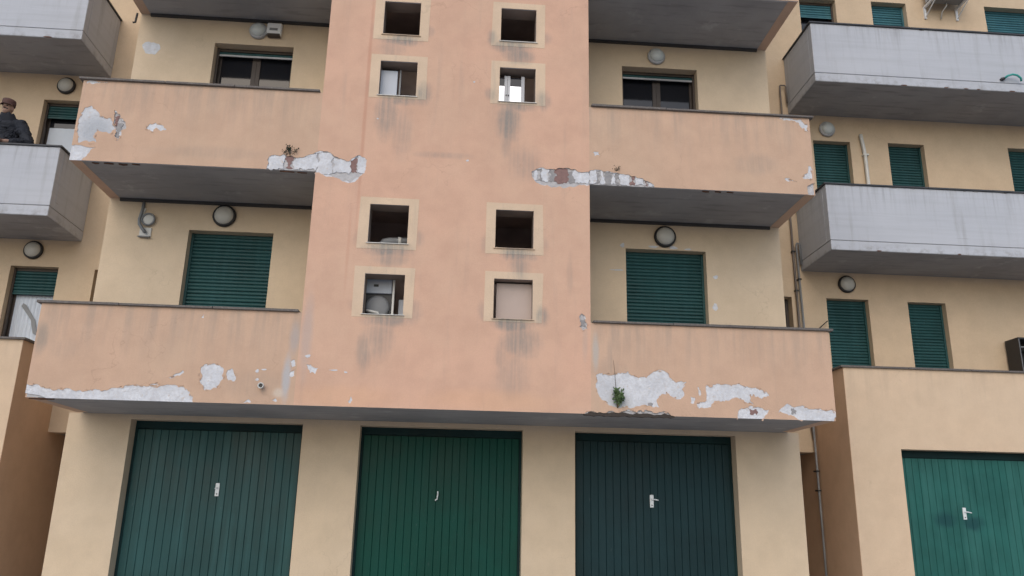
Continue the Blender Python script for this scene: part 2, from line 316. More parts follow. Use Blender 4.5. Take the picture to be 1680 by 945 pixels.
# traced outlines of the broken plaster, metres on the facade plane (x, z)
NOTCH = {
  'b1_left': [(-4.802,2.462),(-4.699,2.466),(-4.588,2.419),(-4.451,2.416),(-4.209,2.41),(-3.967,2.41),(-3.8,2.451),(-3.632,2.485),(-3.512,2.474),(-3.387,2.478),(-3.25,2.497),(-3.039,2.489),(-2.953,2.427),(-2.902,2.3)],
  'b1_mid': [(1.721,2.298),(1.781,2.337),(1.922,2.333),(2.034,2.351),(2.108,2.331),(2.244,2.372),(2.333,2.353),(2.453,2.371),(2.528,2.366),(2.633,2.347),(2.746,2.357),(2.827,2.308)],
  'b1_r': [(3.606,2.293),(3.627,2.39),(3.737,2.438),(3.891,2.45),(4.019,2.424),(3.968,2.356),(3.918,2.295)],
  'b1_right': [(4.439,2.287),(4.306,2.358),(4.139,2.39),(4.191,2.459),(4.256,2.506),(4.33,2.463),(4.623,2.457),(4.807,2.447),(4.886,2.375)],
  'b2_l': [(-2.363,5.318),(-2.36,5.446),(-2.313,5.508),(-2.168,5.525),(-2.05,5.505),(-1.895,5.505),(-1.783,5.554),(-1.669,5.595),(-1.575,5.582),(-1.5,5.526),(-1.412,5.496),(-1.309,5.485),(-1.206,5.568),(-1.1,5.504),(-1.101,5.418),(-1.118,5.315),(-1.176,5.261),(-1.286,5.17),(-1.404,5.198),(-1.524,5.243),(-1.642,5.271),(-1.774,5.281)],
  'b2_r': [(1.808,5.293),(1.735,5.298),(1.63,5.267),(1.47,5.233),(1.31,5.233),(1.165,5.269),(1.076,5.342),(1.043,5.436),(1.107,5.491),(1.308,5.502),(1.509,5.53),(1.631,5.501),(1.768,5.482),(1.833,5.512),(1.955,5.518),(2.077,5.507),(2.199,5.487),(2.321,5.476),(2.418,5.455),(2.523,5.425),(2.612,5.377),(2.676,5.328)],
  'b2_cornerL': [(-4.807,5.509),(-4.507,5.509),(-4.576,5.429),(-4.659,5.34)],
  'b2_cornerR': [(4.756,5.337),(4.756,5.433),(4.836,5.482)],
}
HOLES = {
  'p1': [(-4.729,6.047),(-4.658,6.077),(-4.586,6.012),(-4.521,5.937),(-4.404,5.918),(-4.342,5.861),(-4.304,5.759),(-4.37,5.695),(-4.526,5.73),(-4.55,5.642),(-4.498,5.552),(-4.737,5.538),(-4.794,5.706),(-4.785,5.878)],
  'p2': [(-4.368,6.033),(-4.315,5.984),(-4.263,5.943),(-4.199,5.869),(-4.177,5.775),(-4.234,5.746),(-4.246,5.625),(-4.279,5.598),(-4.306,5.673),(-4.305,5.768),(-4.358,5.817)],
  'p3': [(-3.941,5.771),(-3.892,5.86),(-3.819,5.882),(-3.738,5.852),(-3.675,5.786),(-3.741,5.765),(-3.809,5.813),(-3.839,5.751)],
  'p4': [(-4.774,6.468),(-4.483,6.477),(-4.589,6.417),(-4.684,6.384),(-4.778,6.396)],
  'p5': [(4.429,6.446),(4.627,6.458),(4.746,6.437),(4.832,6.34),(4.832,6.239),(4.766,6.263),(4.714,6.361),(4.579,6.39)],
  'p6': [(4.698,5.545),(4.772,5.62),(4.789,5.728),(4.831,5.722),(4.823,5.534)],
  'p6b': [(4.444,5.515),(4.513,5.536),(4.617,5.479),(4.552,5.494)],
  'p7': [(-2.858,2.728),(-2.755,2.76),(-2.648,2.757),(-2.59,2.685),(-2.586,2.59),(-2.631,2.488),(-2.718,2.456),(-2.804,2.468),(-2.858,2.56)],
  'p8': [(-2.549,2.701),(-2.502,2.725),(-2.441,2.624),(-2.456,2.566),(-2.528,2.578)],
  'p9': [(-3.228,2.592),(-3.15,2.638),(-3.071,2.684),(-3.046,2.656),(-3.139,2.609),(-3.191,2.578)],
  'p10': [(-1.636,2.798),(-1.58,2.814),(-1.488,2.758),(-1.518,2.683),(-1.584,2.696)],
  'p11': [(1.874,2.778),(1.965,2.804),(2.116,2.801),(2.207,2.827),(2.276,2.844),(2.32,2.793),(2.403,2.765),(2.494,2.768),(2.556,2.823),(2.634,2.864),(2.718,2.867),(2.778,2.846),(2.791,2.778),(2.873,2.72),(2.996,2.739),(2.938,2.639),(2.966,2.572),(2.918,2.519),(2.828,2.538),(2.754,2.588),(2.678,2.571),(2.631,2.517),(2.629,2.45),(2.657,2.392),(2.559,2.396),(2.409,2.399),(2.259,2.387),(2.124,2.369),(2.057,2.396),(1.961,2.475),(1.894,2.562),(1.865,2.673)],
  'p12': [(3.236,2.641),(3.254,2.694),(3.298,2.665),(3.315,2.704),(3.408,2.714),(3.561,2.704),(3.662,2.722),(3.753,2.695),(3.867,2.683),(3.973,2.641),(4.03,2.575),(3.935,2.542),(3.83,2.576),(3.784,2.582),(3.788,2.522),(3.831,2.471),(3.747,2.484),(3.643,2.54),(3.582,2.539),(3.519,2.507),(3.442,2.489),(3.343,2.501),(3.286,2.418),(3.141,2.398),(3.113,2.45),(3.221,2.483),(3.239,2.551)],
  'p13': [(3.034,2.552),(3.094,2.546),(3.083,2.471),(3.038,2.477)],
  'p14': [(3.138,2.683),(3.174,2.616),(3.164,2.563),(3.143,2.623)],
  'p15': [(1.681,3.525),(1.711,3.558),(1.75,3.528),(1.772,3.435),(1.787,3.358),(1.726,3.34),(1.68,3.385)],
  'p16': [(1.86,5.768),(1.933,5.781),(1.949,5.729),(1.884,5.716)],
  'p17': [(-2.352,2.33),(-2.263,2.362),(-2.231,2.327),(-2.315,2.317)],
  'p18': [(-1.995,2.363),(-1.955,2.386),(-1.93,2.35)],
  'p19': [(-1.105,2.375),(-1.074,2.434),(-1.056,2.391),(-1.081,2.347)],
  'p20': [(-1.826,2.828),(-1.771,2.852),(-1.757,2.779),(-1.804,2.748)],
  'p21': [(-1.82,2.688),(-1.76,2.734),(-1.76,2.661),(-1.809,2.645)],
  'p22': [(-2.932,3.328),(-2.902,3.375),(-2.903,3.322)],
  'p23': [(-3.432,2.498),(-3.336,2.516),(-3.319,2.495),(-3.401,2.478)],
}

HOLES['p1'] = [(max(x, -4.785), max(z, 5.548)) for x, z in HOLES['p1']]
HOLES['p4'] = [(x, min(z, 6.422)) for x, z in HOLES['p4']][1:]+[(-4.77, 6.422)]
HOLES['p5'] = [(min(x, 4.83), min(z, 6.422)) for x, z in HOLES['p5']]
HOLES['p12'] = [(x, z+0.012) for x, z in HOLES['p12']]
HOLES['p15'] = [(x-0.012, z) for x, z in HOLES['p15']]

L0, R0, T0, T1 = -4.81, 4.86, -1.74, 1.81
ZB, ZC, FL = 2.308, 3.468, 3.0
YB, YG = 1.27, 1.45
YF, YW, XW = 2.0, 3.16, 6.0
WC, HJ, HB = 3.41, 0.98, 1.14           # wing parapet top on the terrace, joint and slab-bottom drops
TOP = 12.6
SK = 0.016                              # thickness of the plaster coat

# ------------------------------------------------------------------ ground
def ground(bm):
    rows = [(-900, -0.52), (-60, -0.52), (-11, -0.52), (-6, -0.40), (-1, -0.12), (0.6, -0.01), (1.4, 0.0), (8, 0.0), (900, 0.0)]
    xs = (-900, -40, 0, 40, 900)
    g_ = [[bm.verts.new((x, y, z)) for x in xs] for y, z in rows]
    for A, B in zip(g_, g_[1:]):
        for i in range(len(xs)-1): bm.faces.new((A[i], A[i+1], B[i+1], B[i]))
tag(mk('ground', ground, 'asphalt'), None, None, kind='structure')
def apron(bm):
    rows = [(-34, -0.514), (-11, -0.514), (-6, -0.394), (-1, -0.115), (0.6, -0.005), (1.4, 0.005), (4.5, 0.005)]
    g_ = [[bm.verts.new((x, y, z+0.002)) for x in (-30, 30)] for y, z in rows]
    for A, B in zip(g_, g_[1:]): bm.faces.new((A[0], A[1], B[1], B[0]))
tag(mk('bounce_pavement', apron, 'forecourt'), None, None, kind='structure')  # unseen yard, widened and paled to bounce light under the balconies

# ------------------------------------------------------------------ central block
BL = empty('apartment_block', (0, 1.4, 0))
tag(BL, 'peach central apartment block with peeling balconies, tower of small square openings and three garage doors', 'building', 'blocks of the apartment building')
zt = ZC-0.03
def up3(k): return FL*k
cr = crumble
HOLES['p11'] = [(x, z+0.02 if z < 2.42 else z) for x, z in HOLES['p11']]
def make_outline(deep):
    """outline of a coat of render on the front; the undercoat is broken only where the masonry shows"""
    n = {k: cr(v, step=0.02 if k == 'b1_mid' else 0.03) for k, v in NOTCH.items()}
    def snap(k, i, x=None, z=None): n[k][i] = (n[k][i][0] if x is None else x, n[k][i][1] if z is None else z)
    snap('b1_left', 0, x=L0); snap('b1_left', -1, z=ZB)
    for k in ('b1_mid', 'b1_r'): snap(k, 0, z=ZB); snap(k, -1, z=ZB)
    snap('b1_right', 0, z=ZB); snap('b1_right', -1, x=R0)
    snap('b2_l', 0, z=ZB+3); snap('b2_l', -1, x=T0); snap('b2_r', 0, x=T1); snap('b2_r', -1, z=ZB+3)
    snap('b2_cornerL', 0, x=L0); snap('b2_cornerL', -1, z=ZB+3); snap('b2_cornerR', 0, z=ZB+3); snap('b2_cornerR', -1, x=R0)
    if deep:
        n['b1_left'] = [(L0, ZB+.05), (L0+.03, ZB+.045), (L0+.16, ZB+.03), (L0+.24, ZB)]; n['b1_r'] = []; n['b1_right'] = [(R0-.03, ZB), (R0-.02, ZB+.04), (R0, ZB+.05)]; n['b2_cornerL'] = [(L0, ZB+3)]
    o = n['b1_left']+n['b1_mid']+n['b1_r']+n['b1_right']+[(R0, zt), (T1, zt)]+n['b2_r']+n['b2_cornerR']+[(R0, zt+3), (T1, zt+3), (T1, ZB+6), (R0, ZB+6), (R0, zt+6), (T1, zt+6), (T1, TOP)]
    return o+[(T0, TOP), (T0, zt+6), (L0, zt+6), (L0, ZB+6), (T0, ZB+6), (T0, zt+3), (L0, zt+3)]+n['b2_cornerL']+n['b2_l']+[(T0, zt), (L0, zt)]
WINX = ((-1.014, -0.52), (0.592, 1.08)); WINZ = ((4.365, 4.895), (3.441, 3.967))
openings = [(x0, x1, z0+3*k, z1+3*k) for k in (0, 1) for (x0, x1) in WINX for (z0, z1) in WINZ]
holes = [cr(h, True, 0.25, 0.025) for h in HOLES.values()] + [rect(*o) for o in openings]
PT = 0.0045
full = bmesh.new(); sheet(full, make_outline(False), holes, 0.0, PT)
under = bmesh.new(); sheet(under, make_outline(True), [cr(HOLES[k], True, 0.3, 0.02) for k in ('p2', 'p15')]+[rect(*o) for o in openings], PT+0.0005, SK)
def piece(name, mat, parent, x0=None, x1=None, z0=None, z1=None, src=None):
    b = (src or full).copy()
    for co_, no in ((x0, (-1, 0, 0)), (x1, (1, 0, 0)), (z0, (0, 0, -1)), (z1, (0, 0, 1))):
        if co_ is None: continue
        p = (co_, 0, 0) if no[0] else (0, 0, co_)
        bmesh.ops.bisect_plane(b, geom=list(b.verts)+list(b.edges)+list(b.faces), plane_co=p, plane_no=no, clear_outer=True)
    return link(name, mesh(name, b), parent, mat)
tower = wall('tower_wall', rect(T0+0.002, T1-0.002, ZB+0.008, TOP), [rect(x0-0.02, x1+0.02, z0-0.02, z1+0.02) for x0, x1, z0, z1 in openings], SK+0.001, 0.25, 'bare', BL)
piece('tower_plaster', 'tower', tower, T0, T1); piece('undercoat', 'basecoat', tower, T0, T1, src=under)
for xa, xb in ((T0, T0+0.2), (T1-0.2, T1)): boxo('tower_side', (xa, xb, 0.251, YB+0.2, ZB+0.2, TOP), 'cream', tower)
for xa, xb in ((T0-0.001, T0+0.001), (T1-0.001, T1+0.001)):
    for z0, z1 in ((zt, ZB+2.9), (zt+3, ZB+5.9)): boxo('tower_flank', (xa, xb, SK+0.002, 0.25, z0, z1), 'cream', tower)

def surround(x0, x1, z0, z1, i):
    w = 0.125; j = [random.uniform(-0.012, 0.012) for _ in range(4)]; low = z0-(0.03 if i % 2 else 0.07)
    o = wall('window_surround', [(x0-w+j[0], low), (x1+w+j[1], low), (x1+w+j[2], z1+0.09), (x0-w+j[3], z1+0.095)], [rect(x0, x1, z0, z1)], -0.003, 0.002, 'surround', tower)
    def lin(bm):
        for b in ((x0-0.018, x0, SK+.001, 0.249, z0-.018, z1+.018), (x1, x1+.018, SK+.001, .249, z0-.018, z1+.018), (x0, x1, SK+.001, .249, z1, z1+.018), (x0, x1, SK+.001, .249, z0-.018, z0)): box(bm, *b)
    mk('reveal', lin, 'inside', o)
    boxo('sill', (x0-0.02, x1+0.02, -0.022, 0.18, z0+0.001, z0+0.008), 'pvc' if i in (0, 1, 5, 6, 7) else 'surround', o)
for i, o in enumerate(openings): surround(*o, i)
# the dark rooms behind the small openings
for k in (0, 1, 2):
  for nm, b in zip(('room_back', 'room_divider', 'room_ceiling'), (
    (T0+0.201, T1-0.201, 1.25, 1.30, ZB+.2+3*k, ZB+3*k+3.0), (-0.1, 0.2, 0.251, 1.249, ZB+.2+3*k, ZB+3*k+2.8), (T0+0.201, T1-0.201, 0.251, 1.24, ZB+3*k+2.8, ZB+3*k+2.99))): boxo(nm, b, 'room', tower)

def coping_run(parent, x0, x1, y0, y1, ztop, mat, along='x', seg=1.05, th=0.03):
    a, b = (x0, x1) if along == 'x' else (y0, y1)
    n = max(1, round((b-a)/seg)); e = [a+(b-a)*i/n for i in range(n+1)]
    for i in range(1, n): e[i] += random.uniform(-0.08, 0.08)
    for i in range(n):
        dz, dy = random.uniform(-0.003, 0.003), random.uniform(-0.004, 0.004)
        s0, s1 = e[i]+(0.003 if i else 0), e[i+1]-(0.003 if i < n-1 else 0)
        bb = (s0, s1, y0+dy, y1+dy, ztop-th+0.001, ztop+dz) if along == 'x' else (x0+dy, x1+dy, s0, s1, ztop-th+0.001, ztop+dz)
        boxo('coping_stone', bb, mat, parent, bev=0.004)

def balcony(side, k):
    xa, xb = (L0, T0) if side < 0 else (T1, R0)
    d = FL*k; zb, zc = ZB+d, ZC+d
    sl = boxo('balcony', (xa+SK+.03 if side < 0 else xa-0.1, xb+0.1 if side < 0 else xb-SK-.03, SK+0.03, YB+0.25, zb+0.004, zb+0.2), 'soffit', BL)
    sl['label'] = 'balcony with %s, its render %s' % ('peach parapet', ('torn away along the lower edge' if k == 0 else 'broken off beside the tower' if k == 1 else 'seen from below'))
    # masonry core of the parapet, bare where the render has come off
    core = boxo('parapet_core', (xa+SK+.001 if side < 0 else xa-0.0, xb if side < 0 else xb-SK-.001, SK+0.002, 0.15, zb+0.006, zc-0.031), 'bare', sl)
    piece('parapet', 'parapet', sl, xa if side < 0 else T1, T0 if side < 0 else xb, zb-0.05, zc+0.05)
    piece('undercoat', 'basecoat', sl, xa if side < 0 else T1, T0 if side < 0 else xb, zb-0.05, zc+0.05, src=under)
    xs = (L0, L0+0.14) if side < 0 else (R0-0.14, R0)
    boxo('side_parapet', (xs[0], xs[1], SK+0.0045, YB+0.1, zb+0.002, zc-0.03), 'parapet', sl)
    ov = 0.05
    if side < 0: coping_run(sl, L0-ov, T0-0.04, -0.035, 0.18, zc, 'coping')
    else: coping_run(sl, T1+0.03, R0+ov, -0.035, 0.18, zc, 'coping')
    cx0, cx1 = (L0-ov, L0+0.17) if side < 0 else (R0-0.17, R0+ov)
    coping_run(sl, cx0, cx1, 0.186, YB-.01, zc, 'coping', 'y')
    return sl
BAL = {(s_, k): balcony(s_, k) for k in (0, 1, 2) for s_ in (-1, 1)}
full.free(); under.free()
boxo('soffit', (T0+0.101, T1-0.101, SK+0.03, YG+0.4, ZB+0.005, ZB+0.21), 'soffit', BL)
boxo('soffit', (L0+SK+.004, R0-SK-.004, YB+0.252, 3.4, ZB+0.0055, ZB+0.2), 'soffit', BL)
# the pieces of clay and mortar that show where the render has fallen
PIECES = [('clay', -2.125, -2.028, 5.353, 5.49), ('clay', -1.308, -1.218, 5.301, 5.47), ('mortar', 1.115, 1.181, 5.330, 5.448), ('mortar', 1.268, 1.341, 5.338, 5.447), ('clay', 1.348, 1.518, 5.335, 5.46),
    ('mortar', 1.542, 1.614, 5.301, 5.43), ('mortar', 1.898, 1.953, 5.352, 5.445), ('mortar', 2.019, 2.091, 5.333, 5.443), ('mortar', 2.165, 2.212, 5.322, 5.44), ('clay', 2.352, 2.415, 5.324, 5.435), ('clay', 2.539, 2.586, 5.324, 5.40),
    ('mortar', 2.509, 2.566, 2.40, 2.475), ('clay', 3.791, 3.856, 2.352, 2.42), ('mortar', 4.298, 4.355, 2.37, 2.44), ('clay', -4.347, -4.295, 5.803, 5.96), ('mortar', -4.30, -4.236, 5.66, 5.86), ('mortar', 1.695, 1.742, 3.387, 3.5)]
def chunk(name, x0, x1, z0, z1, y, mat, par, amp=.28):
    lp = [(x0+random.uniform(-.008, .008), z0+random.uniform(-.004, .01)), (x1+random.uniform(-.008, .008), z0+random.uniform(-.004, .01)), (x1+random.uniform(-.012, .012), z1+random.uniform(-.02, .012)), (x0+random.uniform(-.012, .012), z1+random.uniform(-.02, .012))]
    bm = bmesh.new(); sheet(bm, crumble(lp, True, amp, .02), [], y, SK+0.022); link(name, mesh(name, bm), par, mat)
for mt, x0, x1, z0, z1 in PIECES:
    par = tower if T0 < x0 < T1 else BAL[(-1 if x0 < 0 else 1, 1 if z0 > 5 else 0)]
    strip = 5.29 < z0 < 5.4
    chunk('brick' if mt == 'clay' else 'mortar_lump', x0, x1, z0 if not strip else max(z0-.01, ZB+3.012), z1+(.05 if strip else 0), random.uniform(.0105, .014) if strip or z0 > 5 or x0 < T1 else .003, mt, par, .4)
# white hollow blocks laid bare beside the tower, each with its own face
for (xa, xb, za, zb_) in [(-2.36, -2.135, 5.324, 5.53), (-2.02, -1.86, 5.324, 5.52), (-1.845, -1.745, 5.326, 5.57), (-1.725, -1.53, 5.295, 5.60), (-1.515, -1.315, 5.29, 5.52), (-1.21, -1.10, 5.32, 5.56),
                          (1.05, 1.11, 5.33, 5.50), (1.19, 1.26, 5.325, 5.505), (1.625, 1.795, 5.31, 5.52), (1.82, 1.89, 5.324, 5.53), (1.96, 2.012, 5.324, 5.52), (2.097, 2.158, 5.324, 5.52), (2.218, 2.345, 5.324, 5.49), (2.422, 2.532, 5.324, 5.44), (2.594, 2.66, 5.322, 5.385)]:
    par = tower if T0 < (xa+xb)/2 < T1 else BAL[(-1 if xa < 0 else 1, 1)]
    chunk('block', xa, xb, za, zb_, random.uniform(.0065, .0095), 'basecoat', par)
# curled flakes of paint along the torn edges
def flakes(par, keys, mat, seed):
    rr = random.Random(seed)
    def fl(bm):
        for k in keys:
            h = HOLES.get(k) or NOTCH[k]
            for i in range(len(h)-(1 if k in NOTCH else 0)):
                p, q = Vector(h[i]), Vector(h[(i+1) % len(h)]); L_ = (q-p).length
                for _ in range(max(1, int(L_/.05))):
                    if rr.random() < .5: continue
                    c = p.lerp(q, rr.random()); t = (q-p).normalized(); n_ = Vector((-t.y, t.x))*rr.choice((-1, 1)); a = rr.uniform(.010, .030); b = rr.uniform(.008, .022); o = rr.uniform(.003, .012)
                    v = [bm.verts.new((u.x, y, u.y)) for u, y in ((c-t*a, -.0006), (c+t*a, -.0006), (c+t*a*rr.uniform(.1, .8)+n_*b, -o), (c-t*a*rr.uniform(.1, .8)+n_*b*rr.uniform(.6, 1), -o*rr.uniform(.5, 1)))]
                    bm.faces.new(v)
    o = mk('paint_flakes', fl, mat, par); o['kind'] = 'stuff'
flakes(BAL[(-1, 0)], ('p7', 'p8', 'p9', 'b1_left', 'p23'), 'parapet', 1); flakes(BAL[(1, 0)], ('p11', 'p12', 'b1_r', 'b1_right', 'b1_mid'), 'parapet', 2)
flakes(BAL[(-1, 1)], ('p1', 'p2', 'p3'), 'parapet', 3); flakes(BAL[(1, 1)], ('p5', 'p6', 'p6b'), 'parapet', 4); flakes(tower, ('p10', 'p15'), 'tower', 5)
# rusted bars showing under the slab edges
for (x0, x1, y, z, p) in [(-4.55, -4.47, .06, ZB+3, (-1, 1)), (-4.40, -4.29, .06, ZB+3, (-1, 1)), (-4.22, -4.12, .06, ZB+3, (-1, 1)), (-4.05, -3.96, .05, ZB+3, (-1, 1)), (3.33, 3.42, .05, ZB+3, (1, 1)), (3.5, 3.58, .05, ZB+3, (1, 1)), (3.66, 3.75, .05, ZB+3, (1, 1)),
                          (1.9, 2.2, .04, ZB, (1, 0)), (2.3, 2.62, .05, ZB, (1, 0)), (2.66, 2.84, .04, ZB, (1, 0)), (-4.78, -4.5, .05, ZB, (-1, 0)), (-2.2, -2.02, .05, ZB+3, (-1, 1)), (-1.98, -1.86, .06, ZB+3, (-1, 1))]:
    mk('rusted_bar', lambda bm: tube(bm, [(x0, y, z+0.002), ((x0+x1)/2, y+random.uniform(-.02, .02), z-0.006), (x1, y+0.01, z+0.001)], random.uniform(.008, .014), 6), 'rust', BAL[p])

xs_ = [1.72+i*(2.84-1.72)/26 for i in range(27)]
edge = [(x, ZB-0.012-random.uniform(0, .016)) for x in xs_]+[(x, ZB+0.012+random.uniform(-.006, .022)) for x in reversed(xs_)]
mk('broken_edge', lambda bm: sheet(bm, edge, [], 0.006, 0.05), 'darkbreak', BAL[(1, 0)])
# loggia back wall with its doors
DZ = 4.885
doorsC = [(-3.665, -2.495, 0), (2.545, 3.73, 0), (-3.665, -2.495, 1), (2.545, 3.73, 1)]
rear = wall('rear_wall', rect(L0+0.004, R0-0.004, ZB+0.205, TOP), [rect(a, b, ZB+0.215+3*k, DZ+3*k) for a, b, k in doorsC], YB, YB+0.3, 'cream', BL)
for b in ((L0+0.002, L0+0.25, YB+0.301, 8, ZB+0.21, TOP), (R0-0.25, R0-0.002, YB+0.301, 8, ZB+0.21, TOP), (L0+.252, R0-.252, 7.8, 8, 0, TOP)): boxo('side_wall' if b[0] < L0+.1 or b[0] > 0 else 'far_wall', b, 'cream', BL)
boxo('roof', (L0-0.1, R0+0.1, -0.1, 8.1, TOP+.002, TOP+0.25), 'soffit', BL)
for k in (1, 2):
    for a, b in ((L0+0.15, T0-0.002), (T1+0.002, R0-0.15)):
        boxo('soffit_shadow_strip', (a, b, YB-0.035, YB-0.001, ZB+3*k-0.04, ZB+3*k+0.002), 'strip_dark', rear)  # added dark strip, painted-in shadow line where soffit meets wall

# garage storey
GD = [(-4.135, -1.875, 'gate_teal'), (-1.108, 1.108, 'gate_green'), (1.825, 4.08, 'gate_slate')]
GX0, GX1, GZ = -4.945, 4.99, 2.25
ol = [(GX0, -0.1)]
for a, b, _ in GD: ol += [(a, -0.1), (a, GZ), (b, GZ), (b, -0.1)]
ol += [(GX1, -0.1), (GX1, ZB+0.003), (GX0, ZB+0.003)]
gw = wall('garage_wall', ol, [], YG, YG+0.3, 'cream', BL)
for xa, xb in ((GX0, GX0+.2), (GX1-.2, GX1)): boxo('garage_side', (xa, xb, YG+.301, 7.7, -.1, ZB), 'cream', BL)

def garage(parent, x0, x1, zt_, yf, mat, plate, label):
    """up-and-over door: head rail, jambs and vertical boards"""
    y = yf+0.18
    def fr(bm):
        box(bm, x0+0.001, x1-0.001, y+0.012, y+0.07, zt_-0.10, zt_-0.001); box(bm, x0+0.001, x0+0.035, y+0.012, y+0.07, 0, zt_-.1); box(bm, x1-0.035, x1-0.001, y+0.012, y+0.07, 0, zt_-.1); box(bm, x0+.035, x1-.035, y+0.03, y+0.05, 0.01, zt_-.1)
    d = mk('garage_door', fr, 'gate_shadow', parent); d['label'] = label
    n = 21; w = (x1-x0-0.074)/n
    def bd(bm):
        zz0, zz1 = 0.02, zt_-0.115
        pr = [(-w/2+.001, 0.006), (-w/2+.005, 0.0), (w/2-.005, 0.0), (w/2-.001, 0.006)]
        a = [bm.verts.new((p, q, zz0)) for p, q in pr]; b = [bm.verts.new((p, q, zz1)) for p, q in pr]
        for i in range(3): bm.faces.new((a[i], a[i+1], b[i+1], b[i]))
        bm.faces.new(b); bm.faces.new(list(reversed(a)))
    bm = bmesh.new(); bd(bm); me = mesh('board', bm); me.materials.append(M[mat])
    for i in range(n):
        link('board', me, d, None, (x0+0.037+w*(i+.5), y+0.004+random.uniform(-.0015, .0015), 0))
    hx, hz = plate[0], plate[1]
    if plate[2]:
        pl = boxo('lock_plate', (hx-0.026, hx+0.026, y-0.012, y+0.002, hz-0.085, hz+0.085), 'lock', d, bev=0.003)
        mk('lever', lambda bm: (tube(bm, [(hx, y-0.013, hz+0.025), (hx, y-0.045, hz+0.025)], 0.009, 8), tube(bm, [(hx, y-0.045, hz+.025), (hx+0.04*plate[2], y-0.048, hz+.02), (hx+0.085*plate[2], y-0.042, hz+.012)], 0.008, 8)), 'lock', d)
        mk('key_hole', lambda bm: lathe_y(bm, [(0.009, 0), (0.009, -0.003), (0, -0.003)], 10, (hx, y-0.0125, hz-0.055)), 'black', d)
    else:
        mk('lever', lambda bm: (tube(bm, [(hx, y+0.004, hz), (hx, y-0.04, hz)], 0.009, 8), tube(bm, [(hx, y-0.04, hz+.05), (hx, y-0.042, hz), (hx-.008, y-0.04, hz-0.055), (hx-.03, y-.035, hz-.07)], 0.009, 8)), 'lock', d)
    return d
for (a, b, m_), pl, lab in zip(GD, ((-2.955, 1.366, -0.25), (-0.025, 1.36, 0), (2.915, 1.344, 1)), ('bluish green garage door with narrow lock plate', 'saturated dark green garage door with bare lever', 'dark slate garage door with white lever handle')):
    garage(gw, a, b, GZ, YG, m_, pl, lab)

# ------------------------------------------------------------------ shutters and glazed doors
SLAT = {}
def shutter(parent, x0, x1, z0, z1, yf, zlow, mat, leaf=None, deep=0.15, pitch=0.052):
    """roller shutter let down to zlow inside an opening whose wall face is yf"""
    y = yf+deep
    def rails(bm):
        box(bm, x0+.001, x0+.035, y-.015, y+.035, z0, z1-.001); box(bm, x1-.035, x1-.001, y-.015, y+.035, z0, z1-.001); box(bm, x0+.036, x1-.036, y+.0, y+.04, z1-.045, z1-.001)
    r = mk('roller_shutter', rails, 'frame' if leaf else mat, parent)
    key = (round(x1-x0, 3), mat)
    if key not in SLAT:
        bm = bmesh.new(); hw = (x1-x0)/2-0.036; pr = [(0.010, 0.0), (0.001, -.008), (-.006, -.018), (-.006, -.036), (0.001, -.046), (0.010, -.0505)]
        A = [bm.verts.new((-hw, p, q)) for p, q in pr]; B = [bm.verts.new((hw, p, q)) for p, q in pr]
        for i in range(len(pr)-1): bm.faces.new((A[i], B[i], B[i+1], A[i+1]))
        bm.faces.new((A[0], A[-1], B[-1], B[0])); bm.faces.new(A); bm.faces.new(list(reversed(B)))
        me = mesh('slat', bm); me.materials.append(M[mat]); SLAT[key] = me
    z = z1-0.046; i = 0
    while z-pitch > zlow-1e-4:
        sl_ = link('slat', SLAT[key], r, None, ((x0+x1)/2, y+0.008+random.uniform(-.002, .002), z+random.uniform(-.0012, .0012))); sl_.rotation_euler = (random.uniform(-.06, .06), random.uniform(-.0015, .0015), 0); z -= pitch
    if leaf:
        boxo('end_bar', (x0+.037, x1-.037, y-.002, y+.018, z-0.028, z), 'frame_pale' if leaf.get('pale') else mat, r)
        yb = y+0.075; fw = 0.06; n = leaf['n']; w = (x1-x0-0.004)/n
        for q in range(n):
            a = x0+.002+w*q; b = a+w-0.003
            def lf(bm):
                box(bm, a, a+fw, yb, yb+.05, z0+.01, z1-.002); box(bm, b-fw, b, yb, yb+.05, z0+.01, z1-.002); box(bm, a+fw, b-fw, yb, yb+.05, z1-.08, z1-.002); box(bm, a+fw, b-fw, yb, yb+.05, z0+.01, z0+.12)
            d = mk('glazed_door', lf, 'frame', parent)
            boxo('pane', (a+fw, b-fw, yb+.02, yb+.028, z0+.12, z1-.08), 'glass', d)
            if leaf.get('panel'): boxo('pale_reflection_panel', (a+fw+.001, b-fw-.001, yb+.004, yb+.018, z0+.121, leaf['panel']), 'curtain', d)  # on the wing door this pale sheet is sky reflection put into colour
            if leaf.get('curtain'):
                def cu(bm):
                    m_ = 36; t, lo = leaf['curtain']
                    top = [bm.verts.new((a+fw+.001+(b-a-2*fw-.002)*i/m_, yb+.010+.006*math.sin(i*1.7), t)) for i in range(m_+1)]
                    bot = [bm.verts.new((v.co.x, v.co.y, lo)) for v in top]
                    for i in range(m_): bm.faces.new((top[i], top[i+1], bot[i+1], bot[i]))
                mk('net_curtain', cu, 'curtain', d)
    if leaf and leaf.get('curtain') and x0 < 0:
        mk('curtain_fold', lambda bm: sheet(bm, [(x0+.20, 4.25), (x0+.25, 4.22), (x0+.43, 3.98), (x0+.50, 3.72), (x0+.43, 3.76), (x0+.36, 3.98), (x0+.18, 4.20)], [], y+.066, y+.073), 'pipe_grey', r)
    boxo('room_back', (x0-.02, x1+.02, yf+.31, yf+.33, z0-.02, z1+.02), 'room', parent)
    return r
for a, b, k in doorsC:
    z0, z1 = ZB+0.216+3*k, DZ+3*k-0.001
    if k == 0: shutter(rear, a, b, z0, z1, YB, z0, 'shutter')
    else: shutter(rear, a, b, z0, z1, YB, 7.745 if a < 0 else 7.775, 'shutter', dict(n=2, pale=True, panel=7.20 if a < 0 else 7.185))
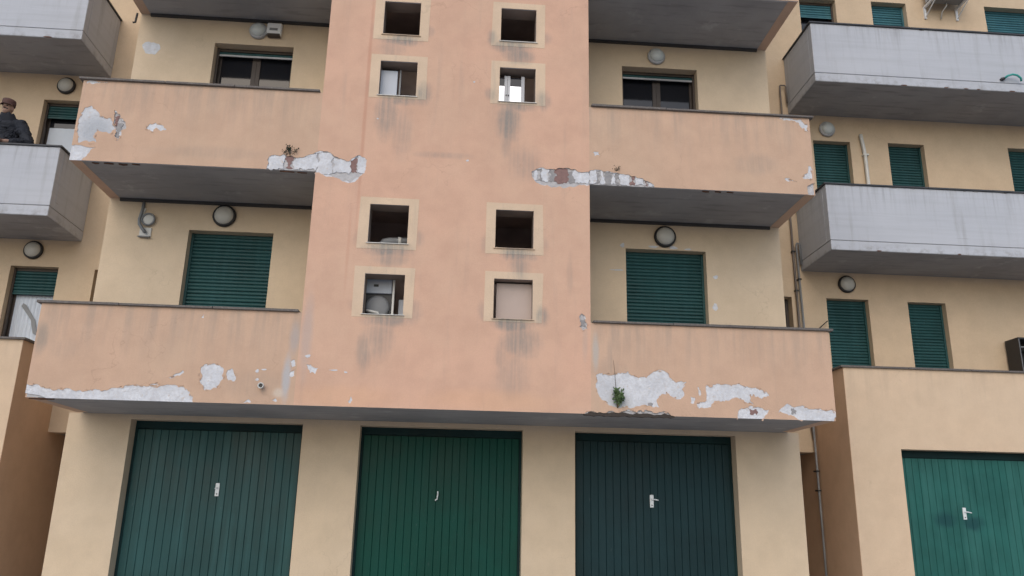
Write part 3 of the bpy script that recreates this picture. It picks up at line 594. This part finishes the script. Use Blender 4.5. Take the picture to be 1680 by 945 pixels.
# ------------------------------------------------------------------ the two wings
def wing(side, lab):
    w = empty('apartment_wing', (side*8.2, 2.4, 0)); tag(w, lab, 'building', 'blocks of the apartment building')
    xo = 13.0 if side > 0 else -10.5                       # outer end
    def X(a, b): return (min(a, b), max(a, b))
    gap = 4.90
    if side > 0:
        dl = [(6.40, 7.14, 4.80, 'shutter', None, None), (7.835, 8.51, 4.79, 'shutter', None, None), (6.42, 7.11, 7.765, 'shutter', None, None), (7.82, 8.50, 7.785, 'shutter', None, None), (10.10, 11.0, 7.81, 'shutter', None, None),
              (6.40, 7.11, 10.755, 'shutter_blue', 10.41, dict(n=1)), (7.82, 8.51, 10.775, 'shutter_blue', None, None), (10.09, 11.5, 10.82, 'shutter_blue', None, None)]
    else:
        dl = [(-7.03, -6.285, 4.815, 'shutter', 4.40, dict(n=1, curtain=(4.385, 2.9))), (-7.03, -6.33, 7.785, 'shutter', 7.50, dict(n=1, panel=7.36))]
    slot = (5.15, 5.795, 3.75, 4.80); sx = X(side*slot[0], side*(slot[1] if side > 0 else 5.72))
    hl = [rect(a, b, {0: 2.55, 1: 5.48, 2: 8.48}[int((zt_-3)//3)], zt_) for a, b, zt_, *_ in dl]
    hl += [rect(sx[0], sx[1], slot[2]+3*k, slot[3]+3*k) for k in (0, 1)]
    xa, xb = X(side*gap, xo)
    wl_ = wall('rear_wall', rect(xa, xb, 2.2, TOP), hl, YW, YW+0.3, 'wing', w)
    for a, b, zt_, mt, zl, lf in dl:
        z0 = {0: 2.55, 1: 5.48, 2: 8.48}[int((zt_-3)//3)]+.001
        shutter(wl_, a, b, z0, zt_-.001, YW, z0 if zl is None else zl, mt, lf, deep=0.13)
    for k in (0, 1):
        f = mk('narrow_window', lambda bm: [box(bm, *b) for b in ((sx[0]+.001, sx[0]+.05, YW+.16, YW+.2, slot[2]+3*k, slot[3]+3*k-.001), (sx[1]-.05, sx[1]-.001, YW+.16, YW+.2, slot[2]+3*k, slot[3]+3*k-.001), (sx[0]+.05, sx[1]-.05, YW+.16, YW+.2, slot[3]+3*k-.05, slot[3]+3*k-.001))], 'frame', wl_)
        boxo('pane', (sx[0]+.05, sx[1]-.05, YW+.175, YW+.183, slot[2]+3*k, slot[3]+3*k-.05), 'glass', f)
    boxo('room_back', (xa, xb, YW+.34, YW+.36, 2.3, TOP), 'room', wl_)
    # garage storey and terrace
    gx0, gx1 = X(side*XW, xo)
    gx0, gx1 = (gx0+.004, gx1) if side > 0 else (gx0, gx1-.004)
    if side > 0: ol = [(gx0, -.1), (6.77, -.1), (6.77, 2.18), (9.03, 2.18), (9.03, -.1), (gx1, -.1), (gx1, WC-.03), (gx0, WC-.03)]
    else: ol = [(gx0, -.1), (gx1, -.1), (gx1, WC-.03), (gx0, WC-.03)]
    tw_ = wall('garage_wall', ol, [], YF, YF+0.25, 'terrace', w)
    ex = X(side*XW, side*(XW+0.22))
    boxo('side_skin', (*X(side*XW, side*(XW+.003)), YF+.003, YF+.2505, -.1, WC-.03), 'shaded_wall', w)  # thin skin carrying the painted shade over the wall end
    boxo('side_wall', (ex[0], ex[1], YF+.251, 6.4, -.1, WC-.03), 'shaded_wall', w)
    boxo('terrace_slab', (X(side*(XW+.221), xo)[0], X(side*(XW+.221), xo)[1], YF+.251, YW-.001, 2.35, 2.54), 'soffit', w)
    c0, c1 = X(side*(XW-.04), xo)
    coping_run(w, c0, c1, YF-.04, YF+.28, WC, 'coping')
    e0, e1 = X(side*(XW-.04), side*(XW+.25)); coping_run(w, e0, e1, YF+.286, YW-.005, WC, 'coping', 'y')
    # passage beside the block
    p0, p1 = X(side*4.99, side*5.999)
    boxo('passage_back', (p0-.1, p1+.1, 6.0, 6.2, -.1, 2.4), 'shaded_wall', w)
    boxo('passage_ceiling', (p0-.05, p1, YW+.301, 5.99, 2.205, 2.4), 'soffit', w)
    boxo('roof', (xa, xb, 2.6, 9, TOP+.003, TOP+.25), 'soffit', w)
    # white concrete balconies
    for k in (1, 2):
        zc = WC+3*k; z0 = zc-HB
        s_ = boxo('balcony', (*X(side*XW, xo), YF, YW-.001, z0, zc-HJ-.006), 'concrete', w, bev=0.006)
        s_['label'] = 'white concrete balcony with dark coping and joint above the slab edge'
        boxo('soffit', (*X(side*(XW+.012), xo-side*.01), YF+.012, YW-.003, z0-.004, z0+.02), 'soffit', s_)
        boxo('parapet', (*X(side*(XW+.0), xo), YF, YF+.14, zc-HJ+.004, zc-.026), 'concrete', s_, bev=0.006)
        boxo('joint_strip', (*X(side*(XW+.012), xo-side*.02), YF+.012, YW-.004, zc-HJ-.0055, zc-HJ+.003), 'mortar', s_)
        boxo('side_parapet', (*X(side*(XW+.0), side*(XW+.14)), YF+.141, YW-.001, zc-HJ+.004, zc-.026), 'concrete', s_, bev=0.006)
        c0, c1 = X(side*(XW-.03), xo)
        coping_run(s_, c0, c1, YF-.025, YF+.17, zc, 'darkcoping', seg=1.6, th=.027)
        e0, e1 = X(side*(XW-.03), side*(XW+.17)); coping_run(s_, e0, e1, YF+.176, YW-.004, zc, 'darkcoping', 'y', th=.027)
        # chips along the edges
        for _ in range(9 if side > 0 else 4):
            x = random.uniform(*X(side*(XW+.4), side*9.7)); top = random.random() < 0.6
            zz = zc-.034 if top else z0+.006; l_ = random.uniform(.03, .09)
            def chip(bm):
                n = 7; lp = [(x+l_*math.cos(2*math.pi*i/n)*random.uniform(.6, 1), zz+.014*math.sin(2*math.pi*i/n)*random.uniform(.5, 1)) for i in range(n)]
                sheet(bm, lp, [], YF-.003, YF+.003)
            mk('rust_chip', chip, 'rust' if not top else 'mortar', s_)
    return w, tw_
WR, twr = wing(1, 'cream apartment wing with white balconies and faded teal garage door')
WL, twl = wing(-1, 'cream apartment wing with white balconies where a person in a dark jacket stands')
garage(twr, 6.77, 9.03, 2.18, YF, 'gate_faded', (7.735, 1.28, 1), 'faded teal garage door with two dark rubbed patches')
# spalled slab edge with bent rusty bars
sb = [c for c in WR.children if c.name.startswith('balcony')][0]
mk('rusted_bar', lambda bm: (tube(bm, [(9.25, 1.985, 5.235), (9.40, 1.97, 5.285), (9.62, 1.985, 5.262), (9.9, 1.98, 5.268)], .014, 6), tube(bm, [(9.36, 1.98, 5.28), (9.46, 1.965, 5.335), (9.56, 1.985, 5.275)], .018, 6), tube(bm, [(9.5, 1.97, 5.235), (9.62, 1.98, 5.27)], .010, 6)), 'rust', sb)

# small pale filler marks on the plaster
def mark(par, x, z, rx, rz, y, mat='basecoat'):
    n = 18; a0 = random.uniform(0, 6)
    lp = [(x+rx*math.cos(2*math.pi*i/n)*(1+.22*math.sin(3*2*math.pi*i/n+a0))*random.uniform(.86, 1.1), z+rz*math.sin(2*math.pi*i/n)*(1+.2*math.cos(2*2*math.pi*i/n+a0))*random.uniform(.86, 1.1)) for i in range(n)]
    mk('filler_patch', lambda bm: sheet(bm, lp, [], y-.0025, y+.001), mat, par)
mark(rear, -4.58, 7.73, .12, .13, YB)
for x, z, rx, rz in [(2.50, 4.93, .03, .035), (2.95, 4.925, .07, .02), (3.25, 4.925, .06, .022), (3.47, 4.91, .05, .012), (3.86, 4.5, .035, .03), (3.83, 4.05, .04, .05), (2.42, 4.55, .1, .01)]: mark(rear, x, z, rx, rz, YB)
for x, z, rx, rz in [(-2.2, 2.7, .02, .02), (-2.12, 2.72, .03, .01), (-2.19, 2.6, .02, .015), (-1.62, 2.9, .03, .02), (-1.3, 2.74, .05, .008), (-1.16, 2.72, .02, .012), (0.25, 6.72, .015, .012), (0.2, 5.56, .02, .012), (-1.0, 6.1, .015, .01)]:
    mark(tower if x > T0 else BAL[(-1, 0)], x, z, rx, rz, 0)

# ------------------------------------------------------------------ wall lamps
def lamp(x, z, y, r, kind, label, group):
    o = empty('wall_lamp', (x, y, z)); tag(o, label, 'lamp', group)
    rim = 'black' if kind == 'rim' else 'frame_pale'
    mk('base_ring', lambda bm: lathe_y(bm, [(r*1.0, -.001), (r*1.08, -.012), (r*1.08, -.045), (r*0.98, -.058), (r*0.86, -.058), (r*.86, -.03)], 28, (x, y, z)), rim, o, True)
    mk('diffuser', lambda bm: lathe_y(bm, [(r*.90, -.04), (r*.88, -.065), (r*.76, -.092), (r*.52, -.112), (r*.25, -.121), (0, -.123)], 28, (x, y, z)), 'diffuser_old' if kind == 'rim' else 'diffuser', o, True)
    return o
GL = 'round bulkhead lamps above the balcony doors'
lamp(-3.195, 5.105, YB, .15, 'rim', 'round black-rimmed lamp above the closed shutter beside the bracket plate with ring', GL)
lamp(3.125, 5.08, YB, .15, 'rim', 'round black-rimmed lamp above the closed shutter with white filler marks', GL)
lamp(-3.04, 8.115, YB, .125, 'plain', 'pale round lamp without black rim beside the small white siren box', GL)
lamp(3.085, 8.07, YB, .125, 'plain', 'pale round lamp without black rim above the dark two-leaf balcony door, no box beside it', GL)
lamp(6.775, 5.055, YW, .14, 'rim', 'round black-rimmed lamp above the wing terrace shutter over the faded teal garage', GL)
lamp(6.69, 7.985, YW, .135, 'plain', 'pale rimless lamp beside the white downpipe on the wing', GL)
lamp(-6.715, 5.08, YW, .14, 'rim', 'round black-rimmed lamp above the half-open shutter with white curtain', GL)
lamp(-6.70, 8.05, YW, .14, 'rim', 'round black-rimmed lamp above the door next to the person', GL)

# siren box
sx = empty('alarm_box', (-2.8, YB, 8.13)); tag(sx, 'small white alarm siren box on the wall beside a pale lamp', 'alarm box')
boxo('housing', (-2.905, -2.685, YB-.09, YB-.001, 8.03, 8.235), 'metal_white', sx, bev=.015)
boxo('lower_lens', (-2.89, -2.70, YB-.10, YB-.012, 8.015, 8.045), 'frame', sx, bev=.004)
boxo('slot', (-2.86, -2.74, YB-.094, YB-.088, 8.10, 8.14), 'pipe_grey', sx)
# bracket with conduit and ring
bk = empty('wall_bracket', (-4.26, YB, 4.78)); tag(bk, 'grey bracket plate with bent conduit and a ring on the loggia wall', 'bracket')
boxo('plate', (-4.33, -4.17, YB-.02, YB-.001, 4.745, 4.885), 'pvc', bk, bev=.005)
boxo('plate_foot', (-4.33, -4.17, YB-.06, YB-.021, 4.735, 4.75), 'pipe_grey', bk)
mk('conduit', lambda bm: tube(bm, [(-4.325, YB-.02, 5.26), (-4.33, YB-.03, 5.12), (-4.345, YB-.045, 5.0), (-4.33, YB-.06, 4.92), (-4.27, YB-.06, 4.84), (-4.235, YB-.05, 4.80)], .022, 8), 'pipe_grey', bk, True)
def torus(bm, c, R, r, n=28, m=8):
    rg = [[bm.verts.new((c[0]+(R+r*math.cos(2*math.pi*j/m))*math.cos(2*math.pi*i/n), c[1]+r*math.sin(2*math.pi*j/m), c[2]+(R+r*math.cos(2*math.pi*j/m))*math.sin(2*math.pi*i/n))) for j in range(m)] for i in range(n)]
    for i in range(n):
        for j in range(m): bm.faces.new((rg[i][j], rg[(i+1) % n][j], rg[(i+1) % n][(j+1) % m], rg[i][(j+1) % m]))
mk('ring', lambda bm: torus(bm, (-4.225, YB-.045, 5.0), .085, .012), 'pipe_grey', bk, True)
mk('ring_cover', lambda bm: lathe_y(bm, [(.08, 0), (.08, -.03), (.06, -.04), (0, -.042)], 24, (-4.225, YB-.004, 5.0)), 'pvc', bk, True)
mk('strut', lambda bm: tube(bm, [(-4.30, YB-.012, 5.17), (-4.35, YB-.012, 5.0)], .018, 6), 'pvc', bk)

# ------------------------------------------------------------------ pipes
def pipe(name, pts, r, mat, label, cat, clips=()):
    o = empty(name, pts[-1]); tag(o, label, cat)
    mk('tube', lambda bm: tube(bm, pts, r, 10), mat, o, True)
    for (x, y, z) in clips: boxo('clip', (x-r*1.6, x+r*1.6, y-r*1.3, YW-.001, z-.012, z+.012), 'black', o)
    return o
pipe('drain_pipe', [(5.865, 3.12, 6.4), (5.87, 3.12, 5), (5.885, 3.12, 3.2), (5.96, 3.10, 2.4)], .020, 'pipe', 'thin brown pipe down the recess, ending at the balcony underside', 'pipe', [(5.87, 3.12, 5.6), (5.875, 3.12, 4.9)])
pipe('gas_pipe', [(5.985, 3.10, 5.36), (5.982, 3.10, 5.72), (5.975, 3.10, 5.745), (5.935, 3.10, 5.745), (5.925, 3.10, 5.72), (5.93, 3.10, 5.2), (5.945, 3.1, 4.2), (5.955, 3.08, 2.7), (5.962, 3.08, 1.2), (5.965, 3.08, 0.05)], .018, 'pipe_grey', 'thin grey gas pipe with hooked top in the recess beside a white balcony', 'pipe', [(5.935, 3.10, 5.1), (5.95, 3.1, 3.9), (5.955, 3.08, 1.9), (5.958, 3.08, 1.6)])
pipe('conduit_pipe', [(5.975, 3.10, 8.45), (5.97, 3.10, 8.79), (5.955, 3.10, 8.81), (5.87, 3.10, 8.81), (5.86, 3.10, 8.79), (5.862, 3.10, 7.9), (5.868, 3.10, 6.55)], .015, 'pipe', 'thin brown hooked pipe in the recess beside the upper white balcony', 'pipe', [(5.863, 3.10, 7.6)])
dp = empty('downpipe', (7.34, YW, 6.6)); tag(dp, 'white plastic downpipe between two closed shutters of the wing', 'pipe')
mk('tube', lambda bm: tube(bm, [(7.30, YW-.045, 7.90), (7.31, YW-.045, 7.82), (7.335, YW-.045, 7.62), (7.345, YW-.045, 7.45), (7.35, YW-.045, 6.7), (7.352, YW-.045, 5.48)], .032, 12), 'pvc', dp, True)
for z in (7.5, 6.3): boxo('clip', (7.30, 7.40, YW-.08, YW-.001, z-.015, z+.015), 'pvc', dp)
sp = empty('spout', (-2.125, 0, 2.518)); tag(sp, 'short drain spout sticking out of the lower peach parapet', 'spout')
mk('tube', lambda bm: (lathe_y(bm, [(.024, .02), (.024, -.07), (.036, -.071), (.036, -.078), (.026, -.078), (.026, .01)], 16, (-2.125, 0, 2.518))), 'pvc', sp, True)
mk('bore', lambda bm: lathe_y(bm, [(.0238, -.060), (0, -.060)], 16, (-2.125, 0, 2.518)), 'black', sp)
mk('conduit_end', lambda bm: (tube(bm, [(-4.86, YB-.02, 8.30), (-4.865, YB-.03, 8.14), (-4.90, YB-.03, 8.135)], .016, 8)), 'strip_dark', rear)
cb = mk('cable', lambda bm: tube(bm, [(5.62, 3.02, 4.05), (5.9, 3.0, 4.10), (6.15, 3.0, 4.22), (6.36, 3.1, 4.385)], .009, 6), 'black'); tag(cb, 'short black cable strung from the recess to the terrace shutter', 'cable')
hz = mk('garden_hose', lambda bm: tube(bm, [(9.33, 1.97, 8.50), (9.37, 1.93, 8.53), (9.44, 1.90, 8.545), (9.52, 1.90, 8.53), (9.58, 1.91, 8.49), (9.60, 1.93, 8.44)], .018, 8), 'hose', None, True); tag(hz, 'short turquoise hose end looping out of a white balcony', 'hose')
hn = mk('nozzle', lambda bm: tube(bm, [(9.27, 1.985, 8.475), (9.30, 1.98, 8.49), (9.335, 1.968, 8.502)], [.02, .03, .024], 8), 'black', hz)

# ------------------------------------------------------------------ air conditioner on the wing
ac = empty('air_conditioner', (9.15, YW, 10.66)); tag(ac, 'outdoor air conditioner unit on wall brackets high on the wing', 'air conditioner')
boxo('casing', (8.83, 9.56, YW-.43, YW-.12, 10.72, 11.27), 'frame_pale', ac, bev=.012)
mk('fan_grille', lambda bm: [torus(bm, (9.06, YW-.437, 11.0), R_, .006, 24, 6) for R_ in (.06, .11, .16, .21)], 'black', ac)
for x in (8.87, 9.50):
    mk('bracket', lambda bm: (box(bm, x-.02, x+.02, YW-.47, YW-.001, 10.675, 10.715), box(bm, x-.02, x+.02, YW-.03, YW-.001, 10.45, 10.674), tube(bm, [(x, YW-.44, 10.675), (x, YW-.02, 10.48)], .012, 6)), 'metal_white', ac)
mk('drain_tube', lambda bm: tube(bm, [(9.2, YW-.2, 10.71), (9.2, YW-.19, 10.64), (9.17, YW-.08, 10.58), (9.165, YW-.03, 10.45)], .012, 8), 'pvc', ac, True)
mk('underside', lambda bm: box(bm, 8.86, 9.53, YW-.40, YW-.15, 10.705, 10.7185), 'pipe_grey', ac)

# black cabinet standing on the terrace
cbx = empty('black_cabinet', (9.8, 3.0, 2.54)); tag(cbx, 'black open-fronted cabinet standing on the wing terrace behind the parapet', 'cabinet')
cx0, cx1, cy0, cy1, cz0, cz1 = 9.455, 10.05, 2.80, 3.13, 2.541, 4.15
for b, nm in (((cx0, cx0+.03, cy0, cy1, cz0, cz1), 'side_panel'), ((cx1-.03, cx1, cy0, cy1, cz0, cz1), 'side_panel'), ((cx0+.031, cx1-.031, cy1-.02, cy1, cz0, cz1), 'back_panel'), ((cx0+.031, cx1-.031, cy0, cy1-.021, cz1-.03, cz1), 'top_panel')): boxo(nm, b, 'black', cbx, bev=.003)
for z in (3.98, 3.5, 3.0): boxo('shelf', (cx0+.031, cx1-.031, cy0+.01, cy1-.022, z, z+.018), 'pipe_grey', cbx)
boxo('edge_trim', (cx0+.004, cx0+.012, cy0-.008, cy0-.001, cz0, cz1-.03), 'pipe_grey', cbx)

# ------------------------------------------------------------------ things inside the small openings
bo = empty('boiler', (-0.95, .3, 3.2)); tag(bo, 'white wall boiler with display and round dark cover seen through a small opening', 'boiler')
boxo('upper_casing', (-1.05, -0.70, .30, .55, 3.80, 4.30), 'cabinet_pale', bo, bev=.006)
boxo('display', (-0.93, -0.87, .295, .301, 3.885, 3.915), 'black', bo)
boxo('lower_casing', (-1.05, -0.70, .34, .55, 3.0, 3.799), 'black', bo)
mk('round_cover', lambda bm: lathe_y(bm, [(.15, 0), (.15, -.03), (.12, -.045), (0, -.05)], 28, (-0.87, .339, 3.62)), 'pipe_grey', bo, True)
mk('pipe_elbow', lambda bm: tube(bm, [(-1.0, .27, 3.56), (-.93, .25, 3.545), (-.86, .26, 3.535), (-.84, .27, 3.49)], .018, 8), 'pvc', bo, True)
dv = boxo('divider_post', (-0.688, -0.662, .27, .32, 2.7, 4.4), 'pvc'); tag(dv, 'pale upright post beside the boiler in a small opening', 'post')
bp = boxo('leaning_panel', (-0.61, -0.46, .40, .43, 2.6, 3.75), 'cabinet_pale'); tag(bp, 'pale panel standing right of the boiler in a small opening', 'panel')
fp = empty('flue_pipe', (-0.7, .5, 4.45)); tag(fp, 'grey flue elbow lying low inside the opening above the boiler', 'pipe')
mk('tube', lambda bm: tube(bm, [(-0.90, .42, 4.36), (-0.89, .42, 4.47), (-0.85, .42, 4.53), (-0.78, .43, 4.55), (-.3, .45, 4.57)], .05, 14), 'pipe_grey', fp, True)
mk('collar', lambda bm: tube(bm, [(-0.67, .43, 4.552), (-0.63, .435, 4.555)], .06, 14), 'pvc', fp, True)
mk('bucket_rim', lambda bm: tube(bm, [(-1.0, .35, 4.36), (-1.0, .35, 4.45)], [.05, .03], 12), 'pipe_grey', fp, True)
tb = boxo('board_panel', (0.63, 1.10, .13, .15, 3.42, 3.945), 'board', None, .002); tag(tb, 'plain taupe board closing a small square tower opening', 'board')
pc = boxo('casement_leaf', (-1.02, -0.79, .14, .17, 6.44, 6.905), 'cabinet_pale', None, .004); tag(pc, 'pale blue-grey casement leaf standing half open in a small opening', 'window leaf')
pe = boxo('leaf_edge', (-0.765, -0.745, .16, .24, 6.44, 6.93), 'pipe_grey', pc)
wf = empty('inner_window', (0.78, .2, 6.44)); tag(wf, 'pale two-leaf inner window reflecting bright sky in a small opening', 'window')
mk('frame', lambda bm: [box(bm, *b) for b in ((0.665, 0.705, .12, .17, 6.43, 6.91), (0.709, 0.745, .12, .17, 6.43, 6.91), (0.895, 0.94, .12, .17, 6.43, 6.91), (.745, .895, .13, .16, 6.43, 6.455), (.60, .665, .13, .16, 6.43, 6.455))], 'frame_pale', wf)
for a, b in ((.596, .664), (.746, .894)): boxo('pane', (a, b, .145, .152, 6.456, 6.765), 'mirror', wf); 
for a, b in ((.596, .664), (.746, .894)): boxo('upper_pane', (a, b, .145, .152, 6.766, 6.90), 'glass', wf)
for x in (.692, .722): mk('knob', lambda bm: lathe_y(bm, [(.008, 0), (.008, -.015), (0, -.018)], 10, (x, .119, 6.61)), 'black', wf)

# ------------------------------------------------------------------ weeds rooted in the cracks
def weed(x, y, z, h, n, mats, label, spread=.09, leaf=.028, droop=False):
    o = empty('weed', (x, y, z)); tag(o, label, 'plant', 'weeds growing from cracks')
    tips = []
    def st(bm):
        for i in range(6 if n > 20 else 4):
            a = random.uniform(0, 6.28); s_ = random.uniform(.3, 1); e = (x+spread*s_*math.cos(a), y-abs(.06*s_*math.sin(a))-.012, z+h*random.uniform(.5, 1)*(-.35 if droop and i % 2 else 1))
            m_ = ((x+e[0])/2+random.uniform(-.01, .01), (y+e[1])/2-.006, z+(e[2]-z)*.6); tips.append((m_, e)); tube(bm, [(x, y+.01, z), m_, e], [.004, .003, .0015], 5)
    mk('stem', st, 'stem', o)
    def lv(bm):
        for i in range(n):
            m_, e = random.choice(tips); t = random.random(); c = Vector(m_).lerp(Vector(e), t)+Vector((random.gauss(0, .014), -abs(random.gauss(0, .012)), random.gauss(0, .014)))
            d = Vector((random.gauss(0, 1), -abs(random.gauss(0, .7)), random.gauss(0.2, 1))).normalized(); s_ = d.orthogonal().normalized(); s_.rotate(Matrix.Rotation(random.uniform(0, 6.28), 3, d)); l_ = leaf*random.uniform(.6, 1.2)
            bm.faces.new([bm.verts.new(c+p) for p in (d*0, d*l_*.5+s_*l_*.28, d*l_, d*l_*.5-s_*l_*.28)])
    lo = mk('foliage', lv, mats, o); lo['kind'] = 'stuff'
    return o
weed(-2.08, SK-.01, 5.50, .13, 120, 'leaf_dark', 'dark weed tuft growing from the broken ledge left of the tower windows', .10)
weed(2.13, .004, 2.36, .26, 260, 'leaf', 'bright green weed on the lower parapet among peeled white patches', .085, .042)
weed(2.17, SK-.01, 5.505, .06, 26, 'leaf_dark', 'tiny dark weed on the broken ledge with exposed grey lumps', .05, .02)
tw = mk('twig', lambda bm: tube(bm, [(2.125, -.008, 2.48), (2.11, -.03, 2.65), (2.10, -.035, 2.80), (2.085, -.03, 2.97)], [.005, .004, .003, .0015], 5), 'stem'); tag(tw, 'thin dry stalk rising from the green weed on the lower parapet', 'twig')

# ------------------------------------------------------------------ person on the balcony
PX, PY, PZ = -7.05, 2.45, 5.435
def person():
    o = empty('person', (PX, PY, PZ)); tag(o, 'person in dark navy jacket and brown cap leaning over the white balcony parapet', 'person')
    t_ = bmesh.new(); bmesh.ops.create_icosphere(t_, subdivisions=2, radius=1.0); t_.verts.ensure_lookup_table()
    ICO_V = [tuple(v.co) for v in t_.verts]; ICO_F = [tuple(v.index for v in f.verts) for f in t_.faces]; t_.free()
    bm = bmesh.new()
    def ball(c, r, sc=(1, 1, 1)):
        c = Vector(c); vv = [bm.verts.new((c.x+p[0]*r*sc[0], c.y+p[1]*r*sc[1], c.z+p[2]*r*sc[2])) for p in ICO_V]
        for f in ICO_F: bm.faces.new([vv[i] for i in f])
    def limb(pts):
        for (p, r), (q, s_) in zip(pts, pts[1:]):
            p, q = Vector(p), Vector(q); n = max(3, int((q-p).length/(min(r, s_)*.5)))
            for i in range(n+1): ball(p.lerp(q, i/n), r+(s_-r)*i/n)
    P = lambda x, y, z: (PX+x, PY+y, PZ+z)
    # trunk, leaning forward over the parapet
    for z, y, rx, ry in [(.95+.48*t, -.10*t**1.3, .185+.02*t-.012*math.sin(3*t), .128) for t in [i/16 for i in range(17)]]: ball(P(0, y, z), 1, (rx, ry, .10))
    limb([(P(-.17, -.10, 1.46), .075), (P(.17, -.10, 1.46), .075)])
    limb([(P(0, -.11, 1.48), .075), (P(0, -.145, 1.60), .058)])
    for s_ in (-1, 1):
        limb([(P(.10*s_, 0, .92), .095), (P(.11*s_, -.03, .5), .062), (P(.11*s_, .02, .09), .045)]); limb([(P(.11*s_, .04, .045), .045), (P(.125*s_, -.14, .035), .035)])
        hand = P(.10*s_, -.40, 1.02) if s_ < 0 else P(.16, -.41, 1.02)
        limb([(P(.20*s_, -.10, 1.45), .085), (P(.40*s_, -.15, 1.13), .066), (hand, .038)])
        # palm and fingers resting on the coping
        h = Vector(hand); ball(h+Vector((-.02*s_, -.05, 0)), 1, (.042, .05, .02))
        for i, (fx, ln) in enumerate(((-.036, .06), (-.013, .075), (.011, .07), (.034, .055))):
            limb([(h+Vector((fx-.02*s_, -.085, .004)), .0105), (h+Vector((fx-.02*s_, -.085-ln*.6, .008)), .0095), (h+Vector((fx-.02*s_, -.085-ln*.85, -.02)), .0085)])
        limb([(h+Vector((-.055*s_, -.03, 0)), .013), (h+Vector((-.085*s_, -.065, -.002)), .010)])
    hc = Vector(P(0, -.19, 1.69))
    ball(hc+Vector((0, .012, .02)), 1, (.078, .098, .10)); ball(hc+Vector((0, -.02, -.055)), 1, (.058, .07, .065)); ball(hc+Vector((0, -.05, -.085)), 1, (.034, .035, .03))
    limb([(hc+Vector((0, -.088, .012)), .011), (hc+Vector((0, -.112, -.024)), .016)])
    ball(hc+Vector((0, -.085, -.058)), 1, (.027, .014, .007)); ball(hc+Vector((0, -.084, -.070)), 1, (.022, .014, .007)); ball(hc+Vector((0, -.083, .030)), 1, (.05, .018, .010))
    for s_ in (-1, 1): ball(hc+Vector((.079*s_, .015, -.005)), 1, (.012, .022, .032))
    me0 = bpy.data.meshes.new('body'); bm.to_mesh(me0); bm.free()
    ob = bpy.data.objects.new('body_tmp', me0); C.objects.link(ob)
    rm = ob.modifiers.new('r', 'REMESH'); rm.mode = 'VOXEL'; rm.voxel_size = .011
    sm = ob.modifiers.new('s', 'SMOOTH'); sm.iterations = 8; sm.factor = .5
    dg = bpy.context.evaluated_depsgraph_get(); me = bpy.data.meshes.new_from_object(ob.evaluated_get(dg)); bpy.data.objects.remove(ob)
    from mathutils import noise as mn
    for v in me.vertices:
        x, y, z = v.co.x-PX, v.co.y-PY, v.co.z-PZ
        if .97 < z < 1.53 and y > -.37: v.co += v.normal*(.016+.020*mn.noise(Vector((x*9, y*9, z*16)))+.010*mn.noise(Vector((x*22, y*22, z*30))))
    me.materials.clear()
    for k in ('jacket', 'skin', 'trouser', 'hair', 'black'): me.materials.append(M[k])
    for p in me.polygons:
        c = p.center; x, y, z = c.x-PX, c.y-PY, c.z-PZ; p.use_smooth = True; i = 0
        if z < .10: i = 4
        elif z < .95 and y > -.25: i = 2
        elif y < -.385 and z < 1.12: i = 1
        elif z > 1.565 and y < .0:
            i = 1
            if z > 1.70 and (y > -.165): i = 3
            elif y > -.125 and z > 1.62: i = 3
            elif -.008 < (z-(1.71-.058)) < .012 and y < -.25: i = 3        # moustache
        p.material_index = i
    me.name = 'body'; b = link('body', me, o)
    for s_ in (-1, 1):
        mk('eye', lambda bm: bmesh.ops.create_icosphere(bm, subdivisions=2, radius=.011, matrix=Matrix.Translation(hc+Vector((.031*s_, -.080, .012)))), 'black', o, True)
    def cap(bm):
        n = 28; rings = []
        for (rx, ry, z) in ((.086, .106, .045), (.090, .110, .065), (.094, .114, .10), (.090, .108, .135), (.06, .075, .152), (.0, .0, .155)):
            rings.append([bm.verts.new((hc.x+rx*math.cos(2*math.pi*k/n), hc.y+.010+ry*math.sin(2*math.pi*k/n), hc.z+z)) for k in range(n)] if rx else [bm.verts.new((hc.x, hc.y+.01, hc.z+z))])
        for A, B in zip(rings, rings[1:]):
            for k in range(n):
                if len(B) == 1: bm.faces.new((A[k], A[(k+1) % n], B[0]))
                else: bm.faces.new((A[k], A[(k+1) % n], B[(k+1) % n], B[k]))
    mk('cap', cap, 'cap', o, True)
    def brim(bm):
        n = 14; t, u = [], []
        for i in range(n+1):
            a = math.pi*(1.12+.76*i/n); ca, sa = math.cos(a), math.sin(a)
            t.append(bm.verts.new((hc.x+.086*ca, hc.y+.01+.106*sa, hc.z+.055))); u.append(bm.verts.new((hc.x+.10*ca, hc.y+.005+.140*sa, hc.z+.035)))
        for i in range(n): bm.faces.new((t[i], t[i+1], u[i+1], u[i]))
        r_ = bmesh.ops.extrude_face_region(bm, geom=list(bm.faces))
        for v in r_['geom']:
            if isinstance(v, bmesh.types.BMVert): v.co.z -= .006
    mk('cap_brim', brim, 'cap', o)
    def collar(bm):
        n = 28; rows = [(.155, .105, -.11, 1.475), (.128, .108, -.125, 1.53), (.112, .105, -.14, 1.575), (.098, .096, -.15, 1.605), (.086, .086, -.15, 1.59), (.080, .080, -.145, 1.55)]
        rg = [[bm.verts.new((PX+rx*math.cos(2*math.pi*k/n)*(1+.05*math.sin(5*k)), PY+dy+ry*math.sin(2*math.pi*k/n), PZ+z+.012*math.sin(k*1.9))) for k in range(n)] for rx, ry, dy, z in rows]
        for A, B in zip(rg, rg[1:]):
            for k in range(n): bm.faces.new((A[k], A[(k+1) % n], B[(k+1) % n], B[k]))
    mk('collar', collar, 'jacket', o, True)
person()
